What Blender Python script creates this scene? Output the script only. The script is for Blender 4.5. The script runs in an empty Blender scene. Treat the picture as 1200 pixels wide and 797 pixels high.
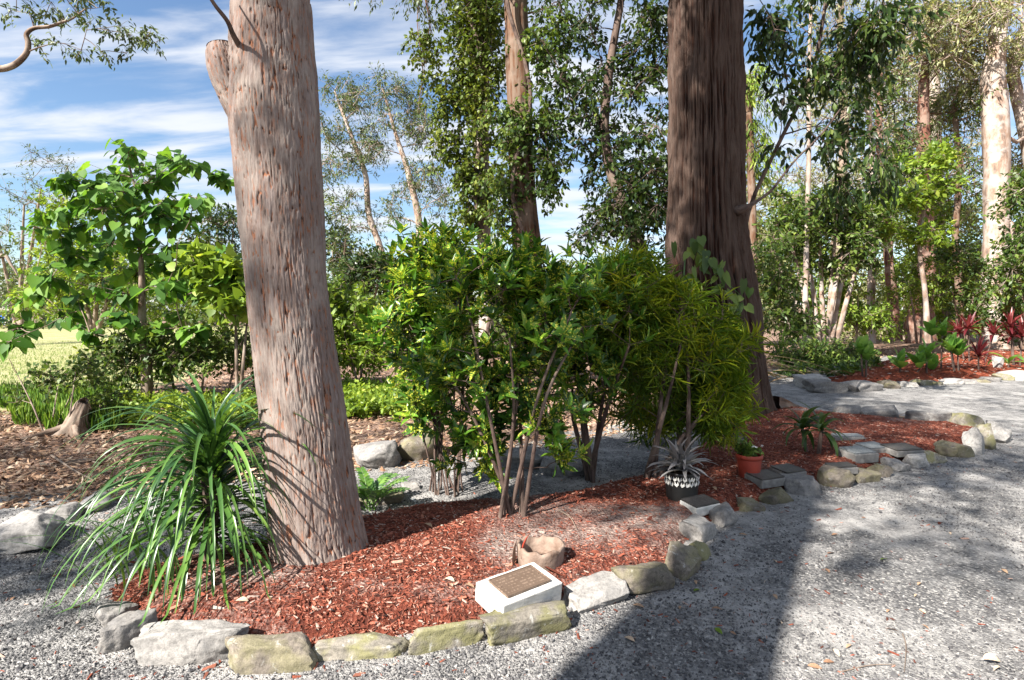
import bpy, math
import numpy as np
from mathutils import Matrix, Vector

# ------------------------------------------------------------------ camera
R = math.radians
SC = bpy.context.scene
COL = SC.collection
F, HOR, CAMH = 667.0, 366.0, 1.55          # focal length and horizon in photo pixels, eye height in metres
cam = bpy.data.cameras.new('camera')
cam.lens = 20.0; cam.sensor_width = 36.0; cam.shift_y = -(398.5 - HOR) / 1200.0
cam.clip_start = 0.05; cam.clip_end = 2000.0
camo = bpy.data.objects.new('camera', cam); COL.objects.link(camo)
camo.location = (0, 0, CAMH); camo.rotation_euler = (R(90), 0, 0)
SC.camera = camo

# ------------------------------------------------------------------ sky, sun, exposure
SUN_EL, SUN_AZ = 40.0, 225.0               # azimuth clockwise from +Y
w = bpy.data.worlds.new('World'); SC.world = w; w.use_nodes = True
nt = w.node_tree; nt.nodes.clear()
out = nt.nodes.new('ShaderNodeOutputWorld'); bg = nt.nodes.new('ShaderNodeBackground')
sky = nt.nodes.new('ShaderNodeTexSky'); sky.sky_type = 'NISHITA'; sky.sun_disc = False
sky.sun_elevation = R(SUN_EL); sky.sun_rotation = R(SUN_AZ); sky.air_density = 1.1; sky.dust_density = 0.1; sky.ozone_density = 4.0
bg.inputs[1].default_value = 0.06
tc = nt.nodes.new('ShaderNodeTexCoord'); sep = nt.nodes.new('ShaderNodeSeparateXYZ')
nt.links.new(tc.outputs['Generated'], sep.inputs[0])
def wmath(op, a, b=None):
    n = nt.nodes.new('ShaderNodeMath'); n.operation = op
    for i, v in enumerate((a, b)):
        if v is None: continue
        if isinstance(v, (int, float)): n.inputs[i].default_value = v
        else: nt.links.new(v, n.inputs[i])
    return n.outputs[0]
zz = wmath('ADD', wmath('MAXIMUM', sep.outputs[2], 0.0), 0.16)
cx = wmath('DIVIDE', sep.outputs[0], zz); cy = wmath('DIVIDE', sep.outputs[1], zz)
cmb = nt.nodes.new('ShaderNodeCombineXYZ'); nt.links.new(cx, cmb.inputs[0]); nt.links.new(cy, cmb.inputs[1])
mp = nt.nodes.new('ShaderNodeMapping'); mp.inputs['Rotation'].default_value = (0, 0, R(24)); mp.inputs['Scale'].default_value = (0.75, 2.3, 1)
mp.inputs['Location'].default_value = (1.7, 0.4, 0)
nt.links.new(cmb.outputs[0], mp.inputs[0])
n1 = nt.nodes.new('ShaderNodeTexNoise'); n1.inputs['Scale'].default_value = 2.0; n1.inputs['Detail'].default_value = 7; n1.inputs['Roughness'].default_value = 0.55
n1.inputs['Distortion'].default_value = 0.35
n2 = nt.nodes.new('ShaderNodeTexNoise'); n2.inputs['Scale'].default_value = 0.45; n2.inputs['Detail'].default_value = 3
nt.links.new(mp.outputs[0], n1.inputs['Vector']); nt.links.new(cmb.outputs[0], n2.inputs['Vector'])
sm = wmath('ADD', n1.outputs[0], wmath('MULTIPLY', wmath('SUBTRACT', n2.outputs[0], 0.5), 0.7))
mr = nt.nodes.new('ShaderNodeMapRange'); mr.interpolation_type = 'SMOOTHSTEP'
mr.inputs[1].default_value = 0.36; mr.inputs[2].default_value = 0.66; mr.inputs[4].default_value = 0.92
nt.links.new(sm, mr.inputs[0])
mix = nt.nodes.new('ShaderNodeMix'); mix.data_type = 'RGBA'
nt.links.new(mr.outputs[0], mix.inputs[0]); nt.links.new(sky.outputs[0], mix.inputs[6])
mix.inputs[7].default_value = (5.2, 5.4, 5.8, 1)
nt.links.new(mix.outputs[2], bg.inputs[0]); nt.links.new(bg.outputs[0], out.inputs[0])

sl = bpy.data.lights.new('sun', 'SUN'); sl.energy = 5.0; sl.angle = R(0.53); sl.color = (1.0, 0.95, 0.87)
so = bpy.data.objects.new('sun', sl); COL.objects.link(so); so.location = (0, -20, 30)
sd = Vector((math.sin(R(SUN_AZ)) * math.cos(R(SUN_EL)), math.cos(R(SUN_AZ)) * math.cos(R(SUN_EL)), math.sin(R(SUN_EL))))
so.rotation_euler = sd.to_track_quat('Z', 'Y').to_euler()
vs = SC.view_settings; vs.view_transform = 'Standard'; vs.look = 'None'; vs.gamma = 1.0; vs.exposure = 1.65
vs.use_curve_mapping = False
SC.cycles.max_bounces = 6; SC.cycles.diffuse_bounces = 3; SC.cycles.glossy_bounces = 2; SC.cycles.transmission_bounces = 3
SC.cycles.transparent_max_bounces = 4

# ------------------------------------------------------------------ helpers
def at(x, y, Y): return np.array([(x - 600) / F * Y, Y, CAMH - (y - HOR) / F * Y])
def gp(x, y, z=0.0):
    Y = (CAMH - z) * F / (y - HOR); return np.array([(x - 600) / F * Y, Y, z])
def unit(a): return a / np.maximum(np.linalg.norm(a, axis=-1, keepdims=True), 1e-9)
def rngs(s): return np.random.default_rng(s)

def _h(ix, iy, iz):
    h = (ix.astype(np.uint32) * np.uint32(374761393) + iy.astype(np.uint32) * np.uint32(668265263) + iz.astype(np.uint32) * np.uint32(2147483647 - 58))
    h = (h ^ (h >> np.uint32(13))) * np.uint32(1274126177)
    h = (h ^ (h >> np.uint32(15))) * np.uint32(2246822519)
    return ((h ^ (h >> np.uint32(16))) & np.uint32(0xffff)).astype(np.float64) / 32767.5 - 1.0
def vn(p):
    p = np.asarray(p, float); i = np.floor(p).astype(np.int64); f = p - i; f = f * f * (3 - 2 * f)
    r = 0
    for a in (0, 1):
        for b in (0, 1):
            for c in (0, 1):
                wgt = (f[:, 0] if a else 1 - f[:, 0]) * (f[:, 1] if b else 1 - f[:, 1]) * (f[:, 2] if c else 1 - f[:, 2])
                r = r + wgt * _h(i[:, 0] + a, i[:, 1] + b, i[:, 2] + c)
    return r
def fbm(p, o=4, g=0.5):
    r = 0; a = 1.0; p = np.asarray(p, float)
    for k in range(o):
        r = r + a * vn(p + 17.3 * k); p = p * 2.03; a *= g
    return r

def mk(name, V, faces, mat, parent=None, smooth=True, attrs=None):
    me = bpy.data.meshes.new(name)
    V = np.asarray(V, np.float32)
    o = bpy.data.objects.new(name, me); COL.objects.link(o)
    if parent is not None:
        o.parent = parent; V = V - np.array(parent.location, np.float32)
    me.vertices.add(len(V)); me.vertices.foreach_set('co', V.ravel())
    faces = [f for f in faces if len(f)]
    li = np.concatenate([f.ravel() for f in faces]).astype(np.int32)
    tot = np.concatenate([np.full(len(f), f.shape[1], np.int32) for f in faces])
    st = np.concatenate([[0], np.cumsum(tot)[:-1]]).astype(np.int32)
    me.loops.add(len(li)); me.loops.foreach_set('vertex_index', li)
    me.polygons.add(len(tot)); me.polygons.foreach_set('loop_start', st); me.polygons.foreach_set('loop_total', tot)
    me.polygons.foreach_set('use_smooth', np.full(len(tot), smooth))
    for k, a in (attrs or {}).items():
        a = np.asarray(a, np.float32)
        if a.ndim == 2:
            at_ = me.attributes.new(k, 'FLOAT_VECTOR', 'POINT'); at_.data.foreach_set('vector', a.ravel())
        else:
            at_ = me.attributes.new(k, 'FLOAT', 'POINT'); at_.data.foreach_set('value', a)
    me.update(); me.validate(verbose=False)
    if mat: me.materials.append(mat)
    return o

def tag(o, label=None, cat=None, group=None, kind=None):
    if label: o['label'] = label
    if cat: o['category'] = cat
    if group: o['group'] = group
    if kind: o['kind'] = kind
    return o
def thing(name, label, cat, loc=(0, 0, 0), group=None):
    o = bpy.data.objects.new(name, None); COL.objects.link(o); o.location = [float(v) for v in loc]
    o.empty_display_size = 0.1
    return tag(o, label, cat, group)

# leaf outlines: rows (u along, v across, w out of plane)
TPL = {
 'rhomb': (np.array([[0, 0, 0], [.45, .5, .06], [1, 0, -.05], [.45, -.5, .06]]), [np.array([[0, 1, 2, 3]])]),
 'lance': (np.array([[0, 0, 0], [.3, .5, .05], [.7, .36, .02], [1, 0, -.12], [.7, -.36, .02], [.3, -.5, .05], [.35, 0, -.02], [.7, 0, -.04]]),
           [np.array([[0, 6, 1, 1]])[:, :3], np.array([[0, 5, 6]]), np.array([[6, 7, 2, 1], [5, 4, 7, 6]]), np.array([[7, 3, 2], [4, 3, 7]])]),
 'heart': (np.array([[0, 0, 0], [-.14, .3, .03], [.1, .5, .05], [.45, .47, .02], [.78, .22, -.05], [1.05, 0, -.14], [.78, -.22, -.05], [.45, -.47, .02], [.1, -.5, .05], [-.14, -.3, .03], [.45, 0, -.05]]),
           [np.array([[0, 1, 2, 10], [10, 2, 3, 4], [0, 10, 8, 9], [10, 6, 7, 8], [10, 4, 5, 6]])]),
}
class MB:
    def __init__(s): s.V = []; s.Fc = []; s.r = []; s.bk = []; s.n = 0
    def add(s, V, faces, rnd=0.5, bk=None):
        V = np.asarray(V, float); s.V.append(V)
        for f in faces: s.Fc.append(np.asarray(f) + s.n)
        s.r.append(np.full(len(V), rnd) if np.isscalar(rnd) else rnd)
        s.bk.append(V if bk is None else bk); s.n += len(V)
    def leaves(s, P, D, N, L, W, tpl='rhomb', rnd=None, rng=None):
        T, Fs = TPL[tpl]; n, k = len(P), len(T)
        S = np.cross(N, D)
        L = np.broadcast_to(L, n)[:, None, None]; W = np.broadcast_to(W, n)[:, None, None]
        V = P[:, None] + D[:, None] * T[None, :, 0:1] * L + S[:, None] * T[None, :, 1:2] * W + N[:, None] * T[None, :, 2:3] * L
        off = (np.arange(n) * k)[:, None, None]
        if rnd is None: rnd = (rng or rngs(1)).uniform(0, 1, n)
        s.add(V.reshape(-1, 3), [(f[None] + off).reshape(-1, f.shape[1]) for f in Fs], np.repeat(rnd, k))
    def sticks(s, A, B, ra, rb, rnd=0.5):
        n = len(A)
        if not n: return
        T = unit(B - A); ref = np.where(np.abs(T[:, 2:3]) > .8, np.array([[1., 0, 0]]), np.array([[0, 0, 1.]]))
        U = unit(np.cross(T, ref)); Wv = np.cross(T, U)
        ang = np.array([0, 2.094, 4.189])
        ring = np.cos(ang)[None, :, None] * U[:, None] + np.sin(ang)[None, :, None] * Wv[:, None]
        ra = np.broadcast_to(ra, n)[:, None, None]; rb = np.broadcast_to(rb, n)[:, None, None]
        V = np.concatenate([A[:, None] + ring * ra, B[:, None] + ring * rb], 1).reshape(-1, 3)
        q = np.array([[0, 1, 4, 3], [1, 2, 5, 4], [2, 0, 3, 5]])
        s.add(V, [(q[None] + (np.arange(n) * 6)[:, None, None]).reshape(-1, 4)], rnd)
    def tube(s, pts, rad, sides=6, cap=False, rnd=0.5, rough=0.0, seed=0):
        pts = np.asarray(pts, float); rad = np.broadcast_to(np.asarray(rad, float), len(pts)); m = len(pts)
        T = unit(np.gradient(pts, axis=0)); mean = np.abs(T.mean(0)); ref = np.eye(3)[int(np.argmin(mean))]
        U = unit(np.cross(T, ref)); Wv = np.cross(T, U)
        a = np.linspace(0, 2 * np.pi, sides, endpoint=False)
        ring = np.cos(a)[None, :, None] * U[:, None] + np.sin(a)[None, :, None] * Wv[:, None]
        ss = np.concatenate([[0], np.cumsum(np.linalg.norm(np.diff(pts, axis=0), axis=1))])
        rr = rad[:, None] * np.ones((1, sides))
        if rough:
            q = np.stack([np.cos(a)[None] * 2 + seed + 0 * ss[:, None], np.sin(a)[None] * 2 + 0 * ss[:, None], ss[:, None] * 1.3 + 0 * a[None]], -1)
            rr = rr * (1 + rough * fbm(q.reshape(-1, 3), 3).reshape(m, sides))
        V = (pts[:, None] + ring * rr[..., None]).reshape(-1, 3)
        bk = np.stack([np.cos(a)[None] * rr, np.sin(a)[None] * rr, np.broadcast_to(ss[:, None], rr.shape)], -1).reshape(-1, 3) + seed * 3.1
        i = np.arange(m - 1)[:, None] * sides; j = np.arange(sides)[None]; jn = (j + 1) % sides
        q = np.stack([i + j, i + jn, i + sides + jn, i + sides + j], -1).reshape(-1, 4)
        fs = [q]
        if cap: fs.append(((m - 1) * sides + np.arange(sides))[None]); fs.append(np.arange(sides)[::-1][None])
        s.add(V, fs, rnd, bk)
    def build(s, name, mat, parent=None, smooth=True, kind=None):
        if not s.V: return None
        o = mk(name, np.concatenate(s.V), s.group(), mat, parent, smooth, {'rnd': np.concatenate(s.r), 'bk': np.concatenate(s.bk)})
        if kind: o['kind'] = kind
        return o
    def group(s):
        d = {}
        for f in s.Fc: d.setdefault(f.shape[1], []).append(f)
        return [np.concatenate(v) for v in d.values()]

def smoothpath(pts, n):
    """Catmull-Rom through rows (any number of columns), n samples."""
    p = np.asarray(pts, float); p = np.vstack([2 * p[0] - p[1], p, 2 * p[-1] - p[-2]]); k = len(p) - 3
    t = np.linspace(0, k - 1e-6, n); i = t.astype(int); f = (t - i)[:, None]
    a, b, c, d = p[i], p[i + 1], p[i + 2], p[i + 3]
    return .5 * (2 * b + (c - a) * f + (2 * a - 5 * b + 4 * c - d) * f ** 2 + (3 * b - a - 3 * c + d) * f ** 3)

def grow(rng, trunk, targets, mb=None, minz=-9, r_scale=0.022, rmin=0.006, sides=5, lift=0.18, jit=0.06, rmaxf=0.6, roots=None, mbs=None):
    """Branches from trunk rows (x,y,z,r) to each target; later branches leave earlier ones.
    Each limb that leaves the trunk gets a mesh of its own (or joins stem roots[i]); returns limbs and the limb of each target."""
    tr = np.asarray(trunk); ok = tr[:, 2] >= minz
    if not ok.any(): ok[-1] = True
    use = tr[ok]; NR0 = [-1] * len(use) if roots is None else list(np.asarray(roots)[ok])
    NP = [r[:3] for r in use]; NR = [r[3] for r in use]; NI = NR0; limbs = mbs if mbs is not None else []; own = np.zeros(len(targets), int)
    d0 = np.min(np.linalg.norm(targets[:, None] - use[None, :, :3], axis=2), 1)
    for ti in np.argsort(d0):
        t = targets[ti]; A = np.array(NP); d = np.linalg.norm(A - t, axis=1)
        cost = d + 0.8 * np.maximum(0, A[:, 2] - t[2] + .25 * d)
        k = int(np.argmin(cost)); a = A[k]; dist = d[k]
        li = NI[k]
        if li < 0: limbs.append(MB()); li = len(limbs) - 1
        own[ti] = li
        n = int(np.clip(dist / .35, 3, 9)); u = np.linspace(0, 1, n + 1)[:, None]
        pts = a + (t - a) * u + np.array([0, 0, 1.]) * (lift * dist * u * (1 - u) * rng.uniform(-.3, 1)) + rng.normal(size=(n + 1, 3)) * jit * dist * np.sin(np.pi * u) * .5
        r0 = max(rmin, min(NR[k] * rmaxf, rmin + dist * r_scale)); r1 = max(rmin * .6, r0 * .4)
        rad = r0 + (r1 - r0) * u[:, 0]
        (mb or limbs[li]).tube(pts, rad, sides, seed=float(ti % 50))
        for p, r in zip(pts[1:], rad[1:]): NP.append(p); NR.append(r); NI.append(li)
    return limbs, own
def twigs_to(limbs, own, C, e, ra, rb):
    s = np.repeat(np.asarray(C)[:, :3], len(e) // len(C), 0); ci = np.repeat(own, len(e) // len(C))
    for k, m in enumerate(limbs):
        q = ci == k; m.sticks(s[q], e[q], ra, rb)
def build_all(limbs, name, mat, parent):
    for m in limbs: m.build(name, mat, parent)

def foliage(rng, C, Rr, ntw, nlf, L, droop=.3, up=.3, jit=.2, flat=1.0, spread=.7):
    C = np.asarray(C, float); Rr = np.broadcast_to(Rr, len(C)); ci = np.repeat(np.arange(len(C)), ntw)
    d = unit(rng.normal(size=(len(ci), 3)) * [1, 1, flat] + [0, 0, up])
    s = C[ci] + rng.normal(size=(len(ci), 3)) * (Rr[ci] * .22)[:, None]
    e = s + d * (Rr[ci] * rng.uniform(.45, 1.1, len(ci)))[:, None]; e[:, 2] -= droop * .35 * Rr[ci]
    li = np.repeat(np.arange(len(ci)), nlf); t = rng.uniform(.2, 1.03, len(li))[:, None]
    P = s[li] + (e - s)[li] * t + rng.normal(size=(len(li), 3)) * jit * L
    D = unit(unit(e - s)[li] * .6 + rng.normal(size=(len(li), 3)) * spread + [0, 0, -droop])
    N = rng.normal(size=(len(li), 3)) * .55 + [0, 0, 1.0]; N = unit(N - D * (N * D).sum(1, keepdims=True))
    return P, D, N, s, e

def copytree(o, parent=None):
    c = o.copy(); COL.objects.link(c); c.parent = parent
    for ch in list(o.children): copytree(ch, c)
    return c

# ------------------------------------------------------------------ materials
def newmat(name):
    m = bpy.data.materials.new(name); m.use_nodes = True; t = m.node_tree; t.nodes.clear()
    return m, t
class NT:
    def __init__(s, t): s.t = t
    def n(s, typ, **kw):
        n = s.t.nodes.new('ShaderNode' + typ)
        for k, v in kw.items(): setattr(n, k, v)
        return n
    def l(s, a, b): s.t.links.new(a, b)
    def attr(s, name): return s.n('Attribute', attribute_name=name)
    def noise(s, vec, scale, detail=4, rough=.55, dist=0):
        n = s.n('TexNoise'); n.inputs['Scale'].default_value = scale; n.inputs['Detail'].default_value = detail
        n.inputs['Roughness'].default_value = rough; n.inputs['Distortion'].default_value = dist
        if vec is not None: s.l(vec, n.inputs['Vector'])
        return n.outputs[0]
    def map(s, vec, scale=(1, 1, 1), loc=(0, 0, 0)):
        n = s.n('Mapping'); n.inputs['Scale'].default_value = scale; n.inputs['Location'].default_value = loc; s.l(vec, n.inputs[0]); return n.outputs[0]
    def ramp(s, fac, stops, interp='LINEAR'):
        n = s.n('ValToRGB'); n.color_ramp.interpolation = interp; e = n.color_ramp.elements
        while len(e) < len(stops): e.new(.5)
        for q, (p, c) in zip(e, stops):
            q.position = p; q.color = (c if isinstance(c, tuple) else (c, c, c)) + ((1,) if not isinstance(c, tuple) or len(c) == 3 else ())
        s.l(fac, n.inputs[0]); return n.outputs[0]
    def mix(s, f, a, b, mode='MIX'):
        n = s.n('Mix', data_type='RGBA', blend_type=mode)
        for sock, v in ((n.inputs[0], f), (n.inputs[6], a), (n.inputs[7], b)):
            if isinstance(v, (int, float)): sock.default_value = v
            elif isinstance(v, tuple): sock.default_value = v + (1,)
            else: s.l(v, sock)
        return n.outputs[2]
    def math(s, op, a, b=0.0):
        n = s.n('Math', operation=op)
        for i, v in enumerate((a, b)):
            if isinstance(v, (int, float)): n.inputs[i].default_value = v
            else: s.l(v, n.inputs[i])
        return n.outputs[0]
    def bump(s, h, strength=.5, dist=.01):
        n = s.n('Bump'); n.inputs['Strength'].default_value = strength; n.inputs['Distance'].default_value = dist; s.l(h, n.inputs['Height']); return n.outputs[0]
    def pbsdf(s, col, rough=.8, spec=.3, normal=None):
        n = s.n('BsdfPrincipled'); n.inputs['Specular IOR Level'].default_value = spec
        if isinstance(rough, (int, float)): n.inputs['Roughness'].default_value = rough
        else: s.l(rough, n.inputs['Roughness'])
        if isinstance(col, tuple): n.inputs['Base Color'].default_value = col + (1,)
        else: s.l(col, n.inputs['Base Color'])
        if normal is not None: s.l(normal, n.inputs['Normal'])
        return n
    def out(s, sh): o = s.n('OutputMaterial'); s.l(sh, o.inputs[0])

def leafmat(name, stops, trans=.3, rough=.42, spec=.35, spots=None, tcol=1.6):
    m, t = newmat(name); k = NT(t)
    r = k.attr('rnd').outputs['Fac']; oi = k.n('ObjectInfo')
    geo = k.n('NewGeometry'); nz = k.noise(geo.outputs['Position'], 1.3, 2)
    f = k.math('ADD', k.math('MULTIPLY', r, .75), k.math('SUBTRACT', k.math('MULTIPLY', nz, .9), .33))
    c = k.ramp(f, stops)
    if spots:
        tcn = k.n('TexCoord'); vo = k.n('TexVoronoi'); vo.inputs['Scale'].default_value = spots[1]; k.l(geo.outputs['Position'], vo.inputs['Vector'])
        nn = k.noise(geo.outputs['Position'], 7, 2)
        msk = k.math('MULTIPLY', k.math('LESS_THAN', vo.outputs['Distance'], .42), k.math('GREATER_THAN', nn, spots[2]))
        c = k.mix(msk, c, spots[0])
    p = k.pbsdf(c, rough, spec); tr = k.n('BsdfTranslucent')
    k.l(k.mix(1.0, c, (tcol, tcol * .95, tcol * .45), 'MULTIPLY'), tr.inputs[0])
    mx = k.n('MixShader'); mx.inputs[0].default_value = trans
    k.l(p.outputs[0], mx.inputs[1]); k.l(tr.outputs[0], mx.inputs[2]); k.out(mx.outputs[0]); return m

def barkmat(name, plate, inner, dark, stretch=.14, sc=14, pale=None, bump=.6, dist=.012, use_h=False, hr=(.35, .6), fleck=.0):
    m, t = newmat(name); k = NT(t)
    v = k.attr('bk').outputs['Vector']; sv = k.map(v, (1, 1, stretch))
    a = k.noise(sv, sc, 6, .65); b = k.noise(k.map(v, (1, 1, stretch * 2.2)), sc * 2.3, 4, .6); c = k.noise(v, 2.3, 3)
    if use_h:
        h = k.attr('h').outputs['Fac']
        col = k.ramp(k.math('ADD', k.math('MULTIPLY', a, .6), k.math('MULTIPLY', b, .4)), [(.36, tuple(x * .45 for x in plate)), (.45, (plate[0] * .95, plate[1] * .85, plate[2] * .78)), (.54, plate), (.66, tuple(min(1, x * 1.45) for x in plate))])
        if pale: col = k.mix(k.ramp(k.noise(k.map(v, (1, 1, .45)), 7, 5, .7), [(.45, 0.0), (.62, .7)]), col, pale)
        if fleck: col = k.mix(k.math('MULTIPLY', k.ramp(k.noise(k.map(v, (1, 1, stretch * 1.6), (7, 3, 1)), sc * 1.1, 4, .7), [(.58, 0.0), (.63, 1.0)]), fleck), col, inner)
        col = k.mix(k.ramp(h, [(hr[0], 1.0), (hr[1], 0.0)]), col, k.mix(k.ramp(b, [(.42, 0.0), (.5, 1.0)]), dark, inner))
    else:
        col = k.ramp(a, [(.36, dark), (.46, inner), (.56, plate), (.75, tuple(min(1, x * 1.25) for x in plate))])
        if pale: col = k.mix(k.ramp(c, [(.48, 0.0), (.62, .8)]), col, pale)
        col = k.mix(k.ramp(b, [(.3, .35), (.5, 0.0)]), col, dark)
    hh = k.math('ADD', k.math('MULTIPLY', a, .7), k.math('MULTIPLY', b, .4))
    p = k.pbsdf(col, .9, .15, k.bump(hh, bump, dist)); k.out(p.outputs[0]); return m

def solidmat(name, c1, c2, sc=8, rough=.8, spec=.3, bump=.2, dist=.004, detail=4):
    m, t = newmat(name); k = NT(t); tcn = k.n('TexCoord'); a = k.noise(tcn.outputs['Object'], sc, detail)
    p = k.pbsdf(k.ramp(a, [(.35, c1), (.65, c2)]), rough, spec, k.bump(k.noise(tcn.outputs['Object'], sc * 5, 4), bump, dist)); k.out(p.outputs[0]); return m

def rockmat(name, base, warm, moss=0.0, lich=.3):
    m, t = newmat(name); k = NT(t); geo = k.n('NewGeometry'); P = geo.outputs['Position']; oi = k.n('ObjectInfo')
    a = k.noise(P, 9, 6, .6); b = k.noise(P, 38, 4, .7); g = k.noise(P, 160, 2)
    col = k.mix(k.ramp(a, [(.4, 0.0), (.62, 1.0)]), base, warm)
    col = k.mix(k.ramp(b, [(.38, .55), (.55, 0.0)]), col, tuple(x * .45 for x in base))
    if moss: col = k.mix(k.math('MULTIPLY', k.ramp(k.noise(P, 7, 5), [(.42, 0.0), (.56, 1.0)]), moss), col, (.20, .19, .075))
    col = k.mix(k.math('MULTIPLY', k.ramp(k.noise(P, 17, 5, .7, .6), [(.60, 0.0), (.66, 1.0)]), lich), col, (.56, .56, .53))
    col = k.mix(.8, col, k.ramp(oi.outputs['Random'], [(0, .78), (1, 1.18)]), 'MULTIPLY')
    col = k.mix(k.ramp(g, [(.35, .3), (.5, 0.0)]), col, tuple(x * .4 for x in base))
    hh = k.math('ADD', k.math('MULTIPLY', a, .6), k.math('ADD', k.math('MULTIPLY', b, .5), k.math('MULTIPLY', g, .15)))
    p = k.pbsdf(col, .9, .2, k.bump(hh, .8, .012)); k.out(p.outputs[0]); return m

def gravelmat():
    m, t = newmat('grey gravel'); k = NT(t); P = k.n('NewGeometry').outputs['Position']
    big = k.noise(P, 1.1, 5, .6, .5); mid = k.noise(P, 6, 5, .65)
    vo = k.n('TexVoronoi'); vo.inputs['Scale'].default_value = 75; k.l(P, vo.inputs['Vector'])
    v2 = k.n('TexVoronoi'); v2.inputs['Scale'].default_value = 150; k.l(P, v2.inputs['Vector'])
    sp = k.n('SeparateColor'); k.l(vo.outputs['Color'], sp.inputs[0])
    stone = k.ramp(sp.outputs[0], [(0, (.055, .055, .059)), (.5, (.13, .128, .128)), (.85, (.24, .232, .224)), (1, (.46, .44, .415))])
    fine = k.ramp(k.noise(P, 90, 4, .7), [(.3, (.25, .24, .23)), (.7, (.46, .442, .422))])
    msk = k.ramp(k.math('ADD', k.math('MULTIPLY', big, .6), k.math('MULTIPLY', mid, .5)), [(.46, 0.0), (.66, .9)])
    col = k.mix(msk, stone, fine)
    col = k.mix(k.ramp(mid, [(.35, .35), (.6, 0.0)]), col, (.13, .122, .118))
    h = k.math('ADD', k.math('MULTIPLY', k.math('SUBTRACT', 1.0, vo.outputs['Distance']), k.math('SUBTRACT', 1.15, msk)), k.math('MULTIPLY', k.math('SUBTRACT', 1.0, v2.outputs['Distance']), .45))
    p = k.pbsdf(col, .92, .2, k.bump(h, .9, .012)); k.out(p.outputs[0]); return m

def groundmat(name, cols, sc=3, fine=60, bump=.8, dist=.015, rough=.95):
    m, t = newmat(name); k = NT(t); P = k.n('NewGeometry').outputs['Position']
    a = k.noise(P, sc, 6, .7); b = k.noise(P, fine, 4, .7); vo = k.n('TexVoronoi'); vo.inputs['Scale'].default_value = fine * .6; k.l(P, vo.inputs['Vector'])
    sp = k.n('SeparateColor'); k.l(vo.outputs['Color'], sp.inputs[0])
    f = k.math('ADD', k.math('MULTIPLY', a, .55), k.math('ADD', k.math('MULTIPLY', b, .25), k.math('MULTIPLY', sp.outputs[0], .2)))
    col = k.ramp(f, [(.3 + .4 * i / (len(cols) - 1), c) for i, c in enumerate(cols)])
    p = k.pbsdf(col, rough, .15, k.bump(k.math('ADD', b, vo.outputs['Distance']), bump, dist)); k.out(p.outputs[0]); return m

def chipmat(name, stops, rough=.85):
    m, t = newmat(name); k = NT(t); r = k.attr('rnd').outputs['Fac']
    c = k.ramp(r, stops); geo = k.n('NewGeometry'); c = k.mix(k.ramp(k.noise(geo.outputs['Position'], 120, 3), [(.35, .35), (.6, 0.0)]), c, (.03, .02, .015))
    p = k.pbsdf(c, rough, .2); k.out(p.outputs[0]); return m

G = {}
G['gravel'] = gravelmat()
G['litter'] = groundmat('brown leaf litter soil', [(.07, .045, .035), (.16, .10, .075), (.27, .18, .135), (.40, .30, .24)], 2.5, 45)
G['lawn'] = groundmat('dry sunlit lawn', [(.14, .17, .05), (.24, .25, .10), (.36, .33, .18), (.42, .38, .24)], .8, 30)
def mulchmat():
    m, t = newmat('red mulch over grey sand'); k = NT(t); P = k.n('NewGeometry').outputs['Position']; s = k.attr('sand').outputs['Fac']
    a = k.noise(P, 9, 6, .7); b = k.noise(P, 75, 4, .7); vo = k.n('TexVoronoi'); vo.inputs['Scale'].default_value = 45; k.l(P, vo.inputs['Vector'])
    sp = k.n('SeparateColor'); k.l(vo.outputs['Color'], sp.inputs[0])
    f = k.math('ADD', k.math('MULTIPLY', a, .4), k.math('ADD', k.math('MULTIPLY', b, .3), k.math('MULTIPLY', sp.outputs[0], .3)))
    red = k.ramp(f, [(.3, (.045, .017, .013)), (.45, (.13, .034, .021)), (.6, (.22, .062, .038)), (.72, (.30, .16, .12))])
    sand = k.ramp(f, [(.3, (.15, .10, .085)), (.5, (.29, .225, .195)), (.7, (.40, .345, .31))])
    col = k.mix(k.ramp(k.math('ADD', s, k.math('MULTIPLY', k.math('SUBTRACT', b, .5), 1.1)), [(.30, 0.0), (.75, .9)]), red, sand)
    p = k.pbsdf(col, .95, .15, k.bump(k.math('ADD', b, vo.outputs['Distance']), 1.0, .018)); k.out(p.outputs[0]); return m
G['mulch'] = mulchmat()
G['mulch2'] = groundmat('fresh red mulch', [(.09, .022, .012), (.22, .048, .022), (.32, .085, .042)], 5, 60, 1.0, .03)
G['chips'] = chipmat('red wood chips', [(0, (.05, .017, .012)), (.3, (.16, .042, .024)), (.65, (.29, .08, .047)), (.84, (.37, .165, .11)), (1, (.40, .33, .28))])
G['pebble'] = chipmat('gravel stones', [(0, (.055, .055, .06)), (.5, (.13, .128, .13)), (.9, (.235, .228, .222)), (1, (.38, .365, .345))])
G['deadleaf'] = chipmat('dry fallen leaves', [(0, (.10, .055, .035)), (.4, (.27, .15, .09)), (.75, (.42, .28, .18)), (1, (.55, .44, .33))])
G['twigm'] = chipmat('dry twigs', [(0, (.10, .075, .06)), (1, (.35, .27, .21))])
G['bark_main'] = barkmat('flaky grey pink bark', (.185, .148, .135), (.26, .115, .066), (.03, .022, .02), .09, 44, (.29, .245, .215), 1.0, .010, True, (.26, .5), .7)
G['bark_string'] = barkmat('dark red brown stringy bark', (0.076, 0.052, 0.042), (0.054, 0.024, 0.016), (0.014, 0.009, 0.008), .035, 30, (.10, .07, .056), 1.0, .03, True, (.25, .6), .35)
G['bark_rough'] = barkmat('brown fibrous bark', (0.167, 0.118, 0.087), (0.136, 0.068, 0.040), (0.031, 0.022, 0.017), .08, 13, (.21, .155, .12), .8, .02)
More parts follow.
